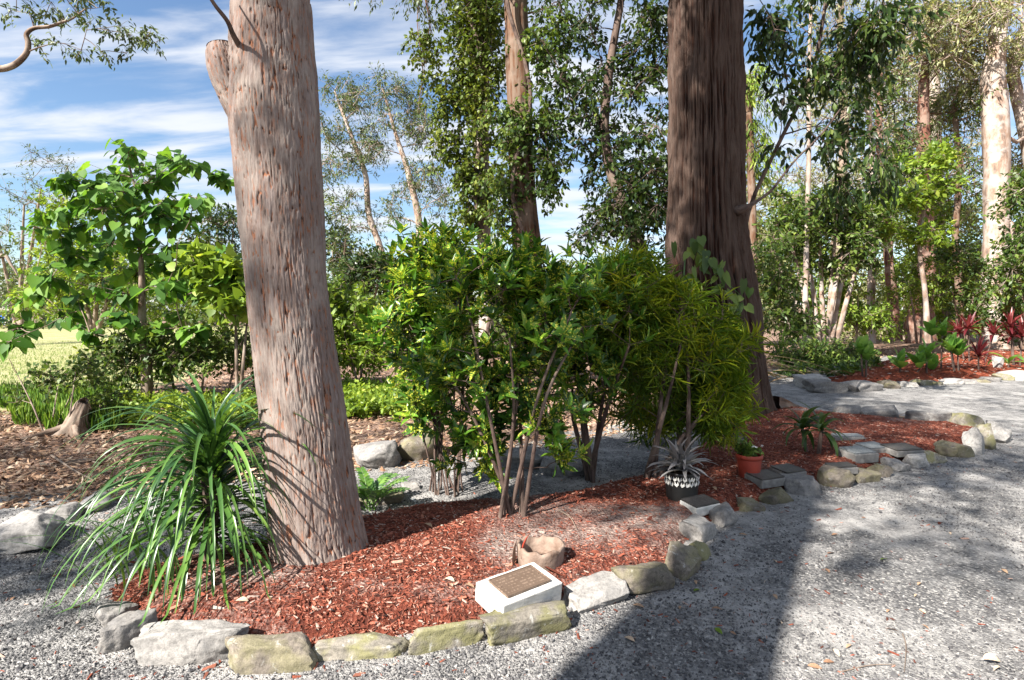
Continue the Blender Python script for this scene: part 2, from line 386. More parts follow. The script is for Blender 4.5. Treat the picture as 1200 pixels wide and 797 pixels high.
G['bark_pale'] = barkmat('smooth pale gum bark', (.35, .285, .24), (.28, .19, .14), (.15, .11, .09), .3, 4, (.42, .37, .335), .25, .01)
G['bark_grey'] = barkmat('grey brown branch bark', (.25, .195, .155), (.17, .115, .085), (.06, .045, .035), .25, 14, (.34, .28, .23), .5, .008)
G['bark_red'] = barkmat('dark red peeling bark', (.16, .092, .07), (.17, .07, .046), (.035, .022, .018), .12, 8, (.27, .19, .15), .7, .02)
G['stem_dark'] = barkmat('dark shrub stems', (.12, .085, .07), (.09, .06, .05), (.03, .022, .02), .3, 20, (.2, .15, .12), .4, .004)
G['leaf_gold'] = leafmat('gold dust shrub leaf', [(.1, (.024, .062, .013)), (.45, (.064, .155, .02)), (.75, (.125, .265, .027)), (1, (.28, .39, .04))], .32, .33, .45, ((.5, .5, .07), 60, .5))
G['leaf_dark'] = leafmat('dark glossy leaf', [(.1, (.016, .033, .012)), (.5, (.036, .068, .017)), (.85, (.08, .12, .026)), (1, (.16, .19, .04))], .3, .38, .35)
G['leaf_thread'] = leafmat('thread leaf croton leaf', [(.1, (.05, .105, .010)), (.5, (.13, .21, .016)), (.8, (.29, .34, .02)), (1, (.48, .45, .03))], .3, .38, .35)
G['leaf_heart'] = leafmat('broad heart leaf', [(.1, (.03, .085, .016)), (.5, (.075, .18, .026)), (.85, (.16, .29, .04)), (1, (.30, .40, .07))], .42, .52, .25)
G['leaf_strap'] = leafmat('strap leaf', [(.1, (.022, .062, .020)), (.5, (.06, .14, .03)), (.85, (.13, .24, .045)), (1, (.2, .30, .06))], .2, .32, .5)
G['leaf_euc'] = leafmat('olive gum leaf', [(.1, (.04, .062, .03)), (.5, (.085, .125, .048)), (.85, (.15, .19, .07)), (1, (.24, .25, .09))], .25, .45, .3)
G['leaf_lime'] = leafmat('lime sunlit leaf', [(.1, (.075, .13, .022)), (.5, (.17, .26, .035)), (.85, (.29, .38, .055)), (1, (.42, .46, .10))], .4, .45, .3)
G['leaf_mid'] = leafmat('mid green leaf', [(.1, (.03, .06, .016)), (.5, (.075, .128, .026)), (.85, (.155, .215, .042)), (1, (.28, .32, .06))], .33, .42, .35)
G['leaf_pale'] = leafmat('pale grey green gum leaf', [(.1, (.13, .15, .07)), (.5, (.25, .27, .13)), (.85, (.38, .39, .19)), (1, (.47, .45, .26))], .35, .5, .25)
G['leaf_olive'] = leafmat('yellowish vine leaf', [(.1, (.035, .062, .012)), (.5, (.085, .125, .02)), (.85, (.16, .20, .03)), (1, (.26, .27, .05))], .3, .42, .3)
G['leaf_silver'] = leafmat('silvery mauve leaf', [(.1, (.12, .11, .115)), (.5, (.24, .225, .225)), (1, (.42, .40, .39))], .1, .45, .4)
G['leaf_red'] = leafmat('dark red cordyline leaf', [(.1, (.05, .008, .012)), (.6, (.13, .018, .022)), (1, (.24, .05, .04))], .2, .35, .4)
G['leaf_canna'] = leafmat('broad light green leaf', [(.1, (.06, .15, .03)), (.5, (.13, .27, .05)), (1, (.27, .40, .09))], .35, .35, .4)
G['leaf_dry'] = leafmat('dead frond', [(.1, (.15, .10, .06)), (.5, (.27, .20, .13)), (1, (.38, .3, .21))], .2, .7, .1)
G['grass'] = leafmat('fresh grass blade', [(.1, (.05, .12, .02)), (.5, (.12, .22, .035)), (1, (.26, .34, .08))], .35, .5, .25)
G['rock_grey'] = rockmat('grey sandstone', (.20, .19, .185), (.29, .27, .25), 0, .25)
G['rock_moss'] = rockmat('mossy sandstone', (.20, .18, .15), (.28, .25, .21), .7, .45)
G['rock_brown'] = rockmat('brown sandstone', (.14, .12, .10), (.20, .17, .14), .35, .3)
G['rock_pale'] = rockmat('pale sandstone', (.29, .275, .26), (.40, .375, .35), 0, .25)
G['concrete'] = solidmat('white painted concrete', (.48, .465, .43), (.62, .60, .565), 22, .85, .2, .35, .003)
G['slab'] = solidmat('weathered grey concrete', (.15, .142, .135), (.24, .228, .215), 18, .9, .2, .4, .004)
G['terracotta'] = solidmat('terracotta red plastic', (.25, .034, .02), (.30, .045, .026), 5, .5, .35, .05, .001)
G['blackpot'] = solidmat('black plastic', (.012, .012, .012), (.02, .02, .02), 6, .45, .4, .05, .001)
G['potting'] = solidmat('potting soil', (.03, .02, .015), (.07, .05, .035), 30, .95, .1, .8, .01)
G['clay'] = solidmat('broken brown clay', (.15, .10, .075), (.27, .20, .16), 14, .9, .15, .5, .006)
G['frangi'] = solidmat('white petals', (.7, .7, .68), (.8, .8, .78), 4, .7, .2, .0)
G['blue'] = solidmat('blue painted metal', (.03, .12, .42), (.04, .15, .48), 3, .6, .3, .0)
G['roofred'] = solidmat('dull red roof', (.25, .06, .045), (.3, .08, .055), 3, .7, .2, .0)
def plaquemat(name, c1, c2, metal, strength):
    m, t = newmat(name); k = NT(t); tcn = k.n('TexCoord'); O = tcn.outputs['Object']
    ln = k.n('TexWave'); ln.bands_direction = 'Y'; ln.inputs['Scale'].default_value = 14; k.l(O, ln.inputs['Vector'])
    wd = k.noise(k.map(O, (60, 16, 1)), 1.0, 2)
    txt = k.math('MULTIPLY', k.ramp(ln.outputs['Fac'], [(.55, 0.0), (.7, 1.0)]), k.ramp(wd, [(.5, 0.0), (.56, 1.0)]))
    col = k.mix(k.noise(O, 12, 4), c1, c2); col = k.mix(k.math('MULTIPLY', txt, .5), col, tuple(min(1, x * 1.8) for x in c2))
    p = k.pbsdf(col, .5, .5, k.bump(txt, strength, .002)); p.inputs['Metallic'].default_value = metal; k.out(p.outputs[0]); return m
G['bronze'] = plaquemat('bronze plaque', (.13, .085, .06), (.22, .155, .115), .35, .4)
G['darkplaque'] = plaquemat('dark weathered plaque', (.05, .045, .042), (.10, .09, .085), .2, .5)
G['silverplaque'] = plaquemat('grey metal plaque', (.17, .18, .185), (.26, .27, .275), .2, .5)

# ------------------------------------------------------------------ ground, path, beds
def sdist(P, poly):
    """signed distance to polygon, positive inside"""
    poly = np.asarray(poly, float); A = poly; B = np.roll(poly, -1, 0); d = np.full(len(P), 1e9); ins = np.zeros(len(P), bool)
    for a, b in zip(A, B):
        ab = b - a; t = np.clip(((P - a) @ ab) / (ab @ ab), 0, 1); q = a + t[:, None] * ab
        d = np.minimum(d, np.linalg.norm(P - q, axis=1))
        c = ((a[1] > P[:, 1]) != (b[1] > P[:, 1]))
        if abs(b[1] - a[1]) > 1e-9: ins ^= c & (P[:, 0] < (b[0] - a[0]) * (P[:, 1] - a[1]) / (b[1] - a[1]) + a[0])
    return np.where(ins, d, -d)
def pxpoly(l): return np.array([gp(x, y)[:2] for x, y in l])
ISLAND = pxpoly([(118, 722), (150, 762), (225, 773), (320, 779), (420, 764), (520, 748), (615, 734), (693, 704), (750, 690), (798, 668), (822, 632), (852, 611),
                 (908, 586), (940, 575), (985, 565), (1040, 552), (1085, 541), (1122, 530), (1150, 523), (1172, 512), (1160, 500), (1120, 496), (1060, 491), (985, 486),
                 (930, 474), (880, 480), (850, 500), (800, 530), (740, 560), (660, 577), (600, 584), (500, 592), (430, 606), (340, 634), (240, 650), (150, 672), (108, 694)])
FARBED = pxpoly([(938, 452), (1040, 456), (1110, 450), (1190, 444), (1330, 446), (1420, 424), (1330, 412), (1200, 413), (1100, 416), (1040, 421), (985, 434)])
GRAVEL = np.array([gp(x, y)[:2] for x, y in [(-260, 600), (-60, 588), (60, 590), (130, 578), (300, 556), (420, 548), (520, 538), (640, 520), (740, 497), (800, 480), (880, 452), (895, 440), (935, 428),
                   (985, 424), (1030, 418), (1330, 400), (1460, 418), (1500, 445)]] + [np.array([14, 3.]), np.array([12, -7.]), np.array([-10, -7.]), np.array([-6.5, 3.5])])
LAWN = np.array([(-70, 8.2), (-10.5, 8.4), (-8.0, 8.9), (-7.0, 9.8), (-7.6, 12), (-8.6, 16), (-8, 30), (-6, 62), (-70, 62)])

def island_z(P):
    d = sdist(P, ISLAND); q = np.clip((d + .02) / (.3 + .5 * np.clip((P[:, 1] - 7.2) / 1.2, 0, 1)), 0, 1); q = q * q * (3 - 2 * q)
    z = -.03 + q * .125 + .018 * fbm(np.column_stack([P * 2.2, 0 * d]), 3) * q
    z += .05 * np.exp(-((P[:, 0] + 1.1) ** 2 + (P[:, 1] - 3.35) ** 2) / .35) * q
    z += .07 * np.exp(-((P[:, 0] - 3.3) ** 2 + (P[:, 1] - 8.1) ** 2) / 1.6) * q
    return z
def bz(x, y): return float(island_z(np.array([[x, y]]))[0])
def bed_pt(x, y):
    p = gp(x, y, .08)
    for _ in range(4): p = gp(x, y, bz(p[0], p[1]))
    return p

SANDY = [(*gp(515, 712)[:2], .30, .16), (*gp(735, 612)[:2], .55, .30), (*gp(300, 700)[:2], .22, .12), (*gp(430, 715)[:2], .30, .12), (*gp(600, 655)[:2], .25, .15), (*gp(1085, 512)[:2], .5, .3), (*gp(690, 640)[:2], .35, .2)]
def sandf(P):
    s = .27 - .5 * fbm(np.column_stack([P * 1.7, 0 * P[:, 0] + 7]), 4)
    for x, y, rx, ry in SANDY: s = s + .34 * np.exp(-((P[:, 0] - x) / rx) ** 2 - ((P[:, 1] - y) / ry) ** 2)
    return np.clip(s - .25 * np.clip((P[:, 1] - 4.8) / .8, 0, 1), 0, 1)
def sheet(name, x0, x1, y0, y1, step, zf, mat, keep=None, sand=False):
    xs = np.arange(x0, x1 + step, step); ys = np.arange(y0, y1 + step, step); X, Y = np.meshgrid(xs, ys)
    P = np.column_stack([X.ravel(), Y.ravel()]); z = zf(P); nx = len(xs)
    i = (np.arange(len(ys) - 1)[:, None] * nx + np.arange(nx - 1)[None]).ravel()
    q = np.column_stack([i, i + 1, i + nx + 1, i + nx])
    if keep is not None:
        k = keep(P); q = q[k[q].any(1)]
    used = np.unique(q); re = np.full(len(P), -1); re[used] = np.arange(len(used))
    return mk(name, np.column_stack([P, z])[used], [re[q]], mat, None, True, {'sand': sandf(P[used])} if sand else None)
xs = np.concatenate([np.linspace(-500, -30, 6), np.linspace(-24, 30, 70), np.linspace(40, 500, 6)]); ys = np.concatenate([np.linspace(-300, -12, 5), np.linspace(-8, 45, 70), np.linspace(60, 800, 7)])
X, Y = np.meshgrid(xs, ys); P2 = np.column_stack([X.ravel(), Y.ravel()])
zg = .03 * fbm(np.column_stack([P2 * .35, 0 * P2[:, 0]]), 3) - .03
far = np.clip((sdist(P2, GRAVEL) * -1 - .3) / 1.0, 0, 1); zg = np.where(far > 0, zg * far + (1 - far) * -.03, -.05)
zg = np.where(sdist(P2, LAWN) > .3, -.06, zg)
i = (np.arange(len(ys) - 1)[:, None] * len(xs) + np.arange(len(xs) - 1)[None]).ravel()
tag(mk('ground', np.column_stack([P2, zg]), [np.column_stack([i, i + 1, i + len(xs) + 1, i + len(xs)])], G['litter']), kind='structure')

def gz(P):
    d = sdist(P, GRAVEL) + .18 * fbm(np.column_stack([P * 1.6, 0 * P[:, 0] + 3]), 3)
    return np.clip(d * .12, -.09, 0) + .008 * fbm(np.column_stack([P * 3.0, 0 * P[:, 0]]), 4) * (d > 0)
tag(sheet('gravel_path', -7.5, 15, -7, 22, .085, gz, G['gravel'], lambda P: (sdist(P, GRAVEL) > -.7) & (sdist(P, ISLAND) < .35)), kind='structure')
lx = lambda P: np.clip(sdist(P, LAWN) * .1 + .05 * fbm(np.column_stack([P * .8, 0 * P[:, 0]]), 3), -.12, .015)
tag(sheet('lawn', -70, -5, 7.5, 62, .45, lx, G['lawn'], lambda P: sdist(P, LAWN) > -1), kind='structure')
tag(sheet('mulch_bed', ISLAND[:, 0].min() - .1, ISLAND[:, 0].max() + .1, ISLAND[:, 1].min() - .1, ISLAND[:, 1].max() + .1, .03, island_z, G['mulch'], lambda P: sdist(P, ISLAND) > -.05, True), kind='structure')
def farz(P):
    d = sdist(P, FARBED); q = np.clip((d + .1) / 1.0, 0, 1); return -.05 + q * .22 + .02 * fbm(np.column_stack([P * 2, 0 * d]), 3)
tag(sheet('far_mulch_bed', FARBED[:, 0].min() - .2, FARBED[:, 0].max() + .2, FARBED[:, 1].min() - .2, FARBED[:, 1].max() + .2, .12, farz, G['mulch2'], lambda P: sdist(P, FARBED) > -.15), kind='structure')
def far_pt(x, y):
    p = gp(x, y, .15)
    for _ in range(3): p = gp(x, y, float(farz(p[None, :2])[0]))
    return p

# ------------------------------------------------------------------ stones
def icos(sub):
    import bmesh
    bm = bmesh.new(); bmesh.ops.create_icosphere(bm, subdivisions=sub, radius=1.0)
    V = np.array([v.co[:] for v in bm.verts]); Fc = np.array([[v.index for v in f.verts] for f in bm.faces]); bm.free(); return V, Fc
ICO = {k: icos(k) for k in (2, 4, 5)}
def rock_shape(seed, dims, sub=4, blocky=.66, cuts=8, rough=.085):
    r = rngs(seed); V, Fc = ICO[sub]; V = V * 1.25
    pl = [(np.eye(3)[a] * s, blocky * r.uniform(.85, 1.15)) for a in range(3) for s in (-1, 1)]
    for _ in range(cuts):
        n = unit(r.normal(size=3) * [1, 1, .9]); pl.append((n, r.uniform(.66, .95)))
    for n, d in pl:
        n = unit(n + r.normal(size=3) * .2); V = V - np.maximum(0, V @ n - d)[:, None] * n[None] * .97
    V = V + unit(V) * (rough * fbm(V * 2.2 + seed * 1.7, 5, .55))[:, None]
    lo, hi = V.min(0), V.max(0); V = (V - (lo + hi) / 2) / (hi - lo)
    return V * np.array(dims), Fc
def stone(x0, y0, x1, y1, label, mat='rock_grey', rot=0, dp=.17, seed=1, sub=4, tilt=0, blocky=.66, cuts=8, name='border_stone', group='stones edging the mulch bed', hmin=.07, hmax=.5, base=0.0):
    Yf = (CAMH - base) * F / (y1 - HOR); wdt = 1.05 * (x1 - x0) / F * (Yf + dp * .4)
    h = float(np.clip(CAMH - base - (y0 - HOR) * (Yf + dp * .8) / F, hmin, hmax)); sink = .05 + .1 * h
    V, Fc = rock_shape(seed, (wdt, dp, h + sink), sub, blocky, cuts)
    if tilt: V = V @ np.array(Matrix.Rotation(R(tilt), 3, 'Y')).T
    V = V @ np.array(Matrix.Rotation(R(rot), 3, 'Z')).T
    c = np.array([((x0 + x1) / 2 - 600) / F * (Yf + dp * .4), Yf + dp / 2, base])
    V[:, 2] += (h - sink) / 2
    o = mk(name, V, [Fc], G[mat]); o.location = c
    return tag(o, label, 'stone', group)
ST = [
 (112, 700, 152, 738, 'small grey stone at the left end of the mulch bed, below the strap-leaf plant', 'rock_grey', 60, .16),
 (118, 717, 175, 764, 'upright split grey stone left of the largest front edging stone', 'rock_grey', 55, .13),
 (156, 722, 285, 782, 'largest pale grey angular stone at the front left of the bed', 'rock_pale', -3, .20),
 (262, 740, 368, 792, 'dark brown lichen-spotted stone right of the largest pale front stone', 'rock_brown', 6, .16),
 (366, 738, 478, 775, 'long low mossy stone with pale lichen spots at the bed front', 'rock_moss', 6, .16),
 (478, 722, 566, 764, 'mossy block left of the stone in front of the white plaque', 'rock_moss', 16, .13),
 (560, 704, 672, 752, 'long mossy block directly in front of the white plaque block', 'rock_moss', 20, .15),
 (659, 674, 733, 715, 'rounded stone with white lichen right of the white plaque block', 'rock_pale', 25, .22),
 (716, 657, 787, 698, 'brown flat-topped block half in shade after the white lichen stone', 'rock_brown', 22, .16),
 (776, 634, 822, 678, 'dark brown wedge stone below the pale slab at the bend', 'rock_brown', 45, .2),
 (806, 630, 834, 658, 'small mossy wedge between the dark wedge and the pale slab', 'rock_moss', 40, .14),
 (796, 602, 843, 636, 'pale grey flat slab stone below the white-edged plaque', 'rock_pale', 38, .22),
 (832, 588, 873, 618, 'upright grey stone right of the white-edged plaque', 'rock_grey', 20, .22),
 (863, 586, 892, 601, 'low dark stone between the white-edged plaque and the flat brown stone', 'rock_brown', 10, .2),
 (890, 570, 926, 592, 'flat brown tilted stone in front of the dark twin plaques', 'rock_brown', 28, .2),
 (921, 554, 960, 582, 'rough grey boulder beside the dark twin plaques', 'rock_grey', 15, .28),
 (962, 545, 1003, 572, 'dark triangular stone right of the rough grey boulder', 'rock_brown', 12, .24),
 (995, 545, 1028, 566, 'low brown stone in shade between two triangular stones', 'rock_brown', 10, .22),
 (1018, 540, 1043, 560, 'small dark rounded stone below the sunlit plaque', 'rock_brown', 5, .2),
 (1041, 536, 1062, 553, 'small grey stone left of the pale stone', 'rock_grey', 5, .2),
 (1060, 529, 1088, 548, 'pale grey stone left of the yellow mossy stone', 'rock_pale', 10, .24),
 (1075, 524, 1110, 543, 'yellow mossy rounded stone at the right edge of the bed', 'rock_moss', 10, .26),
 (1103, 517, 1141, 537, 'dark slanted stone left of the leaning slabs', 'rock_brown', 12, .26),
 (1133, 500, 1152, 533, 'leaning pale grey slab, first of the three at the bed corner', 'rock_pale', 50, .2),
 (1144, 495, 1168, 527, 'leaning striped slab, middle of the three at the bed corner', 'rock_moss', 50, .2),
 (1160, 492, 1186, 520, 'leaning cream slab, last of the three at the bed corner', 'rock_pale', 50, .24),
 (1120, 486, 1151, 503, 'rounded mossy boulder at the back of the bed, left of the leaning slabs', 'rock_moss', 0, .35),
 (1085, 487, 1122, 499, 'low grey stone left of the rounded boulder at the back', 'rock_grey', 0, .3),
 (1065, 481, 1098, 497, 'rough grey stone in the back edging of the bed', 'rock_grey', -4, .35),
 (1005, 478, 1056, 491, 'long flat dark stone in the back edging of the bed', 'rock_grey', -3, .35),
 (978, 477, 1009, 490, 'grey stone at the left end of the back edging', 'rock_grey', 0, .3),
]
for n, s_ in enumerate(ST):
    slab_ = 'leaning' in s_[4]
    stone(*s_[:4], s_[4], s_[5], s_[6], s_[7], seed=100 + n, sub=5 if n < 10 else 4, base=.05 if 'back' in s_[4] else 0.0, hmin=.17 if 'back' in s_[4] else .07, tilt=14 if slab_ else 0, blocky=.66 if 'block' in s_[4] or 'slab' in s_[4] else .72, cuts=8 if 'block' in s_[4] else 11)
# loose boulders
LB = [(-12, 594, 63, 656, 'large pale grey boulder at the left edge of the photo', 'rock_pale', 15, .5),
      (56, 592, 88, 614, 'small pale stone right of the large left boulder', 'rock_pale', 20, .22),
      (88, 577, 124, 603, 'pale stone half behind the strap-leaf plant', 'rock_pale', -10, .3),
      (416, 513, 472, 552, 'large grey boulder on the path behind the leaning trunk', 'rock_grey', 20, .55),
      (466, 503, 514, 542, 'brown grey boulder right of the large path boulder', 'rock_brown', -8, .55),
      (575, 520, 640, 552, 'shadowed grey boulder behind the speckled shrub', 'rock_grey', 5, .5),
      (632, 535, 690, 562, 'low grey boulder between the shrub stems on the back path', 'rock_grey', -5, .4),
      (745, 500, 800, 524, 'dark boulder behind the fine-leaved shrub', 'rock_grey', 4, .5),
      (418, 572, 474, 594, 'flat brown edging slab behind the leaning trunk', 'rock_brown', 22, .3),
      (470, 564, 492, 576, 'small white stone at the end of the flat brown slab', 'rock_pale', 20, .12),
      (452, 586, 516, 602, 'flat pale stone lying near the grey metal plaque', 'rock_pale', 10, .12)][:-1]
for n, s_ in enumerate(LB):
    stone(*s_[:4], s_[4], s_[5], s_[6], s_[7], seed=300 + n, sub=5 if n == 0 else 4, blocky=.78, name='boulder' if 'boulder' in s_[4] else 'garden_stone', group='loose stones beside the path', hmin=.05 if n > 7 else .1)
# far bed edging
FE = [(936, 437, 969, 456, 'rock_pale', .6), (946, 443, 992, 461, 'rock_grey', .5), (988, 444, 1036, 460, 'rock_grey', .5), (1034, 444, 1052, 456, 'rock_brown', .4), (1050, 445, 1074, 454, 'rock_pale', .4), (1072, 444, 1088, 452, 'rock_moss', .4),
      (1088, 445, 1104, 452, 'rock_moss', .4), (1104, 443, 1128, 451, 'rock_pale', .4), (1124, 443, 1144, 450, 'rock_grey', .4), (1140, 443, 1156, 449, 'rock_brown', .4), (1152, 441, 1172, 448, 'rock_grey', .4),
      (1169, 437, 1184, 446, 'rock_moss', .4), (1178, 433, 1204, 446, 'rock_pale', .5)]
ORD = ['first', 'second', 'third', 'fourth', 'fifth', 'sixth', 'seventh', 'eighth', 'ninth', 'tenth', 'eleventh', 'twelfth', 'thirteenth']
for n, (x0, y0, x1, y1, m_, d_) in enumerate(FE):
    stone(x0, y0, x1, y1, ORD[n] + ' stone from the left edging the far red mulch bed', m_, (n * 37) % 15 - 7, d_, seed=400 + n, blocky=.75, name='edging_stone', group='stones edging the far mulch bed', hmax=.45)

# ------------------------------------------------------------------ plaques
def boxV(sx, sy, sz, bev=.006):
    import bmesh
    bm = bmesh.new(); bmesh.ops.create_cube(bm, size=1.0)
    bmesh.ops.scale(bm, vec=(sx, sy, sz), verts=bm.verts)
    if bev: bmesh.ops.bevel(bm, geom=list(bm.edges), offset=bev, segments=2, affect='EDGES', profile=.6)
    return bm
def boxobj(name, dims, mat, parent, loc, bev=.006, rough=0.0, seed=0):
    import bmesh
    bm = boxV(*dims, bev)
    if rough:
        bmesh.ops.subdivide_edges(bm, edges=[e for e in bm.edges if e.calc_length() > .03], cuts=5, use_grid_fill=True)
        V = np.array([v.co[:] for v in bm.verts]); D = fbm(V * 45 + seed, 3) * rough
        for v, d_ in zip(bm.verts, D): v.co += v.co.normalized() * float(d_)
    me = bpy.data.meshes.new(name); bm.to_mesh(me); bm.free(); me.materials.append(mat)
    o = bpy.data.objects.new(name, me); COL.objects.link(o); o.parent = parent; o.location = loc; return o
def plaque(px, py, ww, dd, hh, rot, tilt, label, bmat, pmat, inset=.74, base=None, name='memorial_plaque'):
    p = bed_pt(px, py) if base is None else base
    t = thing(name, label, 'plaque', (p[0], p[1], p[2] - .02), 'memorial plaques in the mulch bed')
    t.rotation_euler = (R(tilt), 0, R(rot))
    b = boxobj('base_block', (ww, dd, hh), G[bmat], t, (0, 0, hh / 2), .006, .002, px)
    pl = boxobj('plate', (ww * inset, dd * (inset - .04), .014), G[pmat], t, (0, 0, hh + .005), .003)
    fr = .006
    for sx in (-1, 1): boxobj('plate_rim', (fr, dd * (inset - .04), .006), G[pmat], pl, (sx * ww * inset / 2, 0, .007), .001)
    for sy in (-1, 1): boxobj('plate_rim', (ww * inset + fr, fr, .006), G[pmat], pl, (0, sy * dd * (inset - .04) / 2, .007), .001)
    if hh > .08:
        for sx in (-1, 1): boxobj('screw', (.008, .008, .005), G[pmat], pl, (sx * ww * inset * .44, 0, .008), .002)
    return t
plaque(607, 687, .385, .235, .10, 38, 7, 'white concrete block with bronze plaque at the sunny bed front', 'concrete', 'bronze', .72, base=np.array([.032, 2.93, .085]))
plaque(469, 594, .26, .18, .035, 14, 4, 'thin grey metal plaque on the mulch right of the leaning trunk', 'slab', 'silverplaque', .94)
plaque(820, 595, .25, .17, .065, 28, 5, 'dark plaque with a white edge beside the black and white pot', 'concrete', 'darkplaque', .93)
plaque(896, 564, .27, .20, .07, 22, 4, 'left of the two dark plaques in front of the terracotta pot', 'slab', 'darkplaque', .95)
plaque(923, 555, .24, .20, .06, 22, 4, 'right of the two dark plaques in front of the terracotta pot', 'slab', 'darkplaque', .95)
plaque(858, 515, .26, .2, .06, 8, 8, 'dark plaque under white flowers before the huge trunk', 'slab', 'darkplaque', .95)
plaque(834, 514, .12, .12, .06, 15, 4, 'small pale plaque left of the flower plaque before the huge trunk', 'slab', 'silverplaque', .9)
plaque(1004, 536, .30, .24, .09, 16, 5, 'pale plaque block in the sunny gap at the right of the bed', 'slab', 'silverplaque', .86)
plaque(1022, 527, .28, .22, .06, 16, 4, 'grey plaque just behind the pale plaque block in the sunny gap', 'slab', 'silverplaque', .9)
plaque(1056, 529, .32, .24, .06, 10, 4, 'dark slatted plaque right of the sunny gap', 'slab', 'darkplaque', .95)
plaque(985, 551, .26, .14, .06, 10, 3, 'shaded grey plaque behind the dark triangular stone', 'slab', 'darkplaque', .9)
plaque(993, 514, .34, .14, .05, 0, 3, 'thin grey plaque right of the drooping dark plant', 'slab', 'silverplaque', .9)

# ------------------------------------------------------------------ pots and broken clay ring
def lathe(name, prof, mat, parent, n=40, wob=None, loc=(0, 0, 0)):
    a = np.linspace(0, 2 * np.pi, n, endpoint=False); V = []; 
    for (r_, z_) in prof: V.append(np.column_stack([np.cos(a) * r_, np.sin(a) * r_, np.full(n, z_)]))
    V = np.concatenate(V); m = len(prof)
    if wob is not None: V = wob(V)
    i = np.arange(m - 1)[:, None] * n; j = np.arange(n)[None]; jn = (j + 1) % n
    o = mk(name, V, [np.stack([i + j, i + jn, i + n + jn, i + n + j], -1).reshape(-1, 4)], mat)
    o.parent = parent; o.location = loc; return o
p = bed_pt(878, 558)
tp = thing('potted_flower', 'terracotta red pot with small green plant and white flowers', 'plant pot', p - [0, 0, .01])
lathe('pot', [(.001, 0), (.085, 0), (.088, .01), (.104, .165), (.103, .17), (.113, .172), (.116, .18), (.116, .205), (.112, .21), (.104, .208), (.1, .19)], G['terracotta'], tp)
lathe('soil', [(.101, .185), (.05, .192), (.001, .195)], G['potting'], tp, 24)
rg = rngs(5); mb = MB(); C_ = np.array([[rg.normal() * .045, rg.normal() * .045, .225 + rg.uniform(0, .05)] for _ in range(16)])
Pq, Dq, Nq, s_, e_ = foliage(rg, C_, .05, 5, 3, .04, .1, .5); mb.leaves(Pq, Dq, Nq, .045, .036, 'heart', rng=rg); o = mb.build('foliage', G['leaf_mid'], None); o.parent = tp; o['kind'] = 'stuff'
for q in range(9):
    mf = MB(); c = np.array([rg.normal() * .06, rg.normal() * .06 - .02, .27 + rg.uniform(0, .03)]); a = np.arange(5) * 1.2566
    D_ = unit(np.column_stack([np.cos(a), np.sin(a), 0 * a + .25])); N_ = unit(np.column_stack([-.25 * np.cos(a), -.25 * np.sin(a), 1 + 0 * a]))
    mf.leaves(np.repeat(c[None], 5, 0), D_, N_, .016, .012, 'rhomb', rng=rg); o = mf.build('flower', G['frangi'], None); o.parent = tp
# black pot with white leaf pattern
p = bed_pt(799, 583)
tk = thing('potted_plant', 'silvery strap-leaved plant in a black and white patterned pot', 'potted plant', p - [0, 0, .012])
lathe('pot', [(.001, 0), (.115, 0), (.118, .01), (.128, .15), (.132, .21), (.136, .225), (.131, .228), (.124, .215)], G['blackpot'], tk)
rg = rngs(9)
wm = bpy.data.meshes.new('petal')
bb = MB(); bb.leaves(np.zeros((1, 3)), np.array([[0, 0, 1.]]), np.array([[0, -1., 0]]), .065, .034, 'lance', rnd=np.array([.9])); tmp = bb.build('petal', G['concrete']); wm = tmp.data; bpy.data.objects.remove(tmp)
for row, (z_, n_) in enumerate(((.125, 22), (.165, 22))):
    for q in range(n_):
        a = (q + row * .5) / n_ * 2 * np.pi; rr = .128 + (z_ - .15) * .05 + .003
        o = bpy.data.objects.new('painted_petal', wm); COL.objects.link(o); o.parent = tk; o.location = (math.sin(a) * rr, -math.cos(a) * rr, z_)
        o.rotation_euler = (R(-3), R(rg.uniform(-25, 25)), a); o.scale = (1, 1, rg.uniform(.75, 1))
lathe('soil', [(.125, .2), (.06, .21), (.001, .212)], G['potting'], tk, 24)
def arch_leaf(L, W, pitch, droop, seg=9, fold=.25, tip=.5, twist=0.0, wprof=None, rnd=.5):
    """arching leaf from the origin along +X; returns V, faces"""
    t = np.linspace(0, 1, seg); ang = R(pitch) - R(droop) * t ** 1.25; ds = L / (seg - 1)
    x = np.concatenate([[0], np.cumsum(np.cos(ang[:-1]) * ds)]); z = np.concatenate([[0], np.cumsum(np.sin(ang[:-1]) * ds)])
    wp = (np.minimum(1, .45 + t * 4) * np.clip((1 - t) / tip, 0, 1) ** .7 if wprof is None else wprof(t)) * W / 2
    wp = np.maximum(wp, W * .02)
    nx, nz = -np.sin(ang), np.cos(ang); sw = twist * t
    rows = []
    for s_, f_ in ((-1, fold), (0, 0), (1, fold)):
        rows.append(np.column_stack([x + nx * wp * f_ , s_ * wp * np.cos(sw), z + nz * wp * f_ + s_ * wp * np.sin(sw)]))
    V = np.stack(rows, 1).reshape(-1, 3); i = np.arange(seg - 1) * 3
    q = np.concatenate([np.column_stack([i, i + 3, i + 4, i + 1]), np.column_stack([i + 1, i + 4, i + 5, i + 2])])
    return V, [q]
def leafdata(name, mat, **kw):
    V, f = arch_leaf(**kw); o = mk(name, V, f, mat, None, True, {'rnd': np.full(len(V), kw.get('rnd', .5))}); d = o.data; bpy.data.objects.remove(o); return d
def put(name, data, parent, loc, yaw, scale=1.0, roll=0.0, pitch=0.0):
    o = bpy.data.objects.new(name, data); COL.objects.link(o); o.parent = parent; o.location = [float(v) for v in loc]
    o.rotation_euler = (float(roll), float(pitch), float(yaw)); o.scale = (scale,) * 3 if np.isscalar(scale) else scale; return o
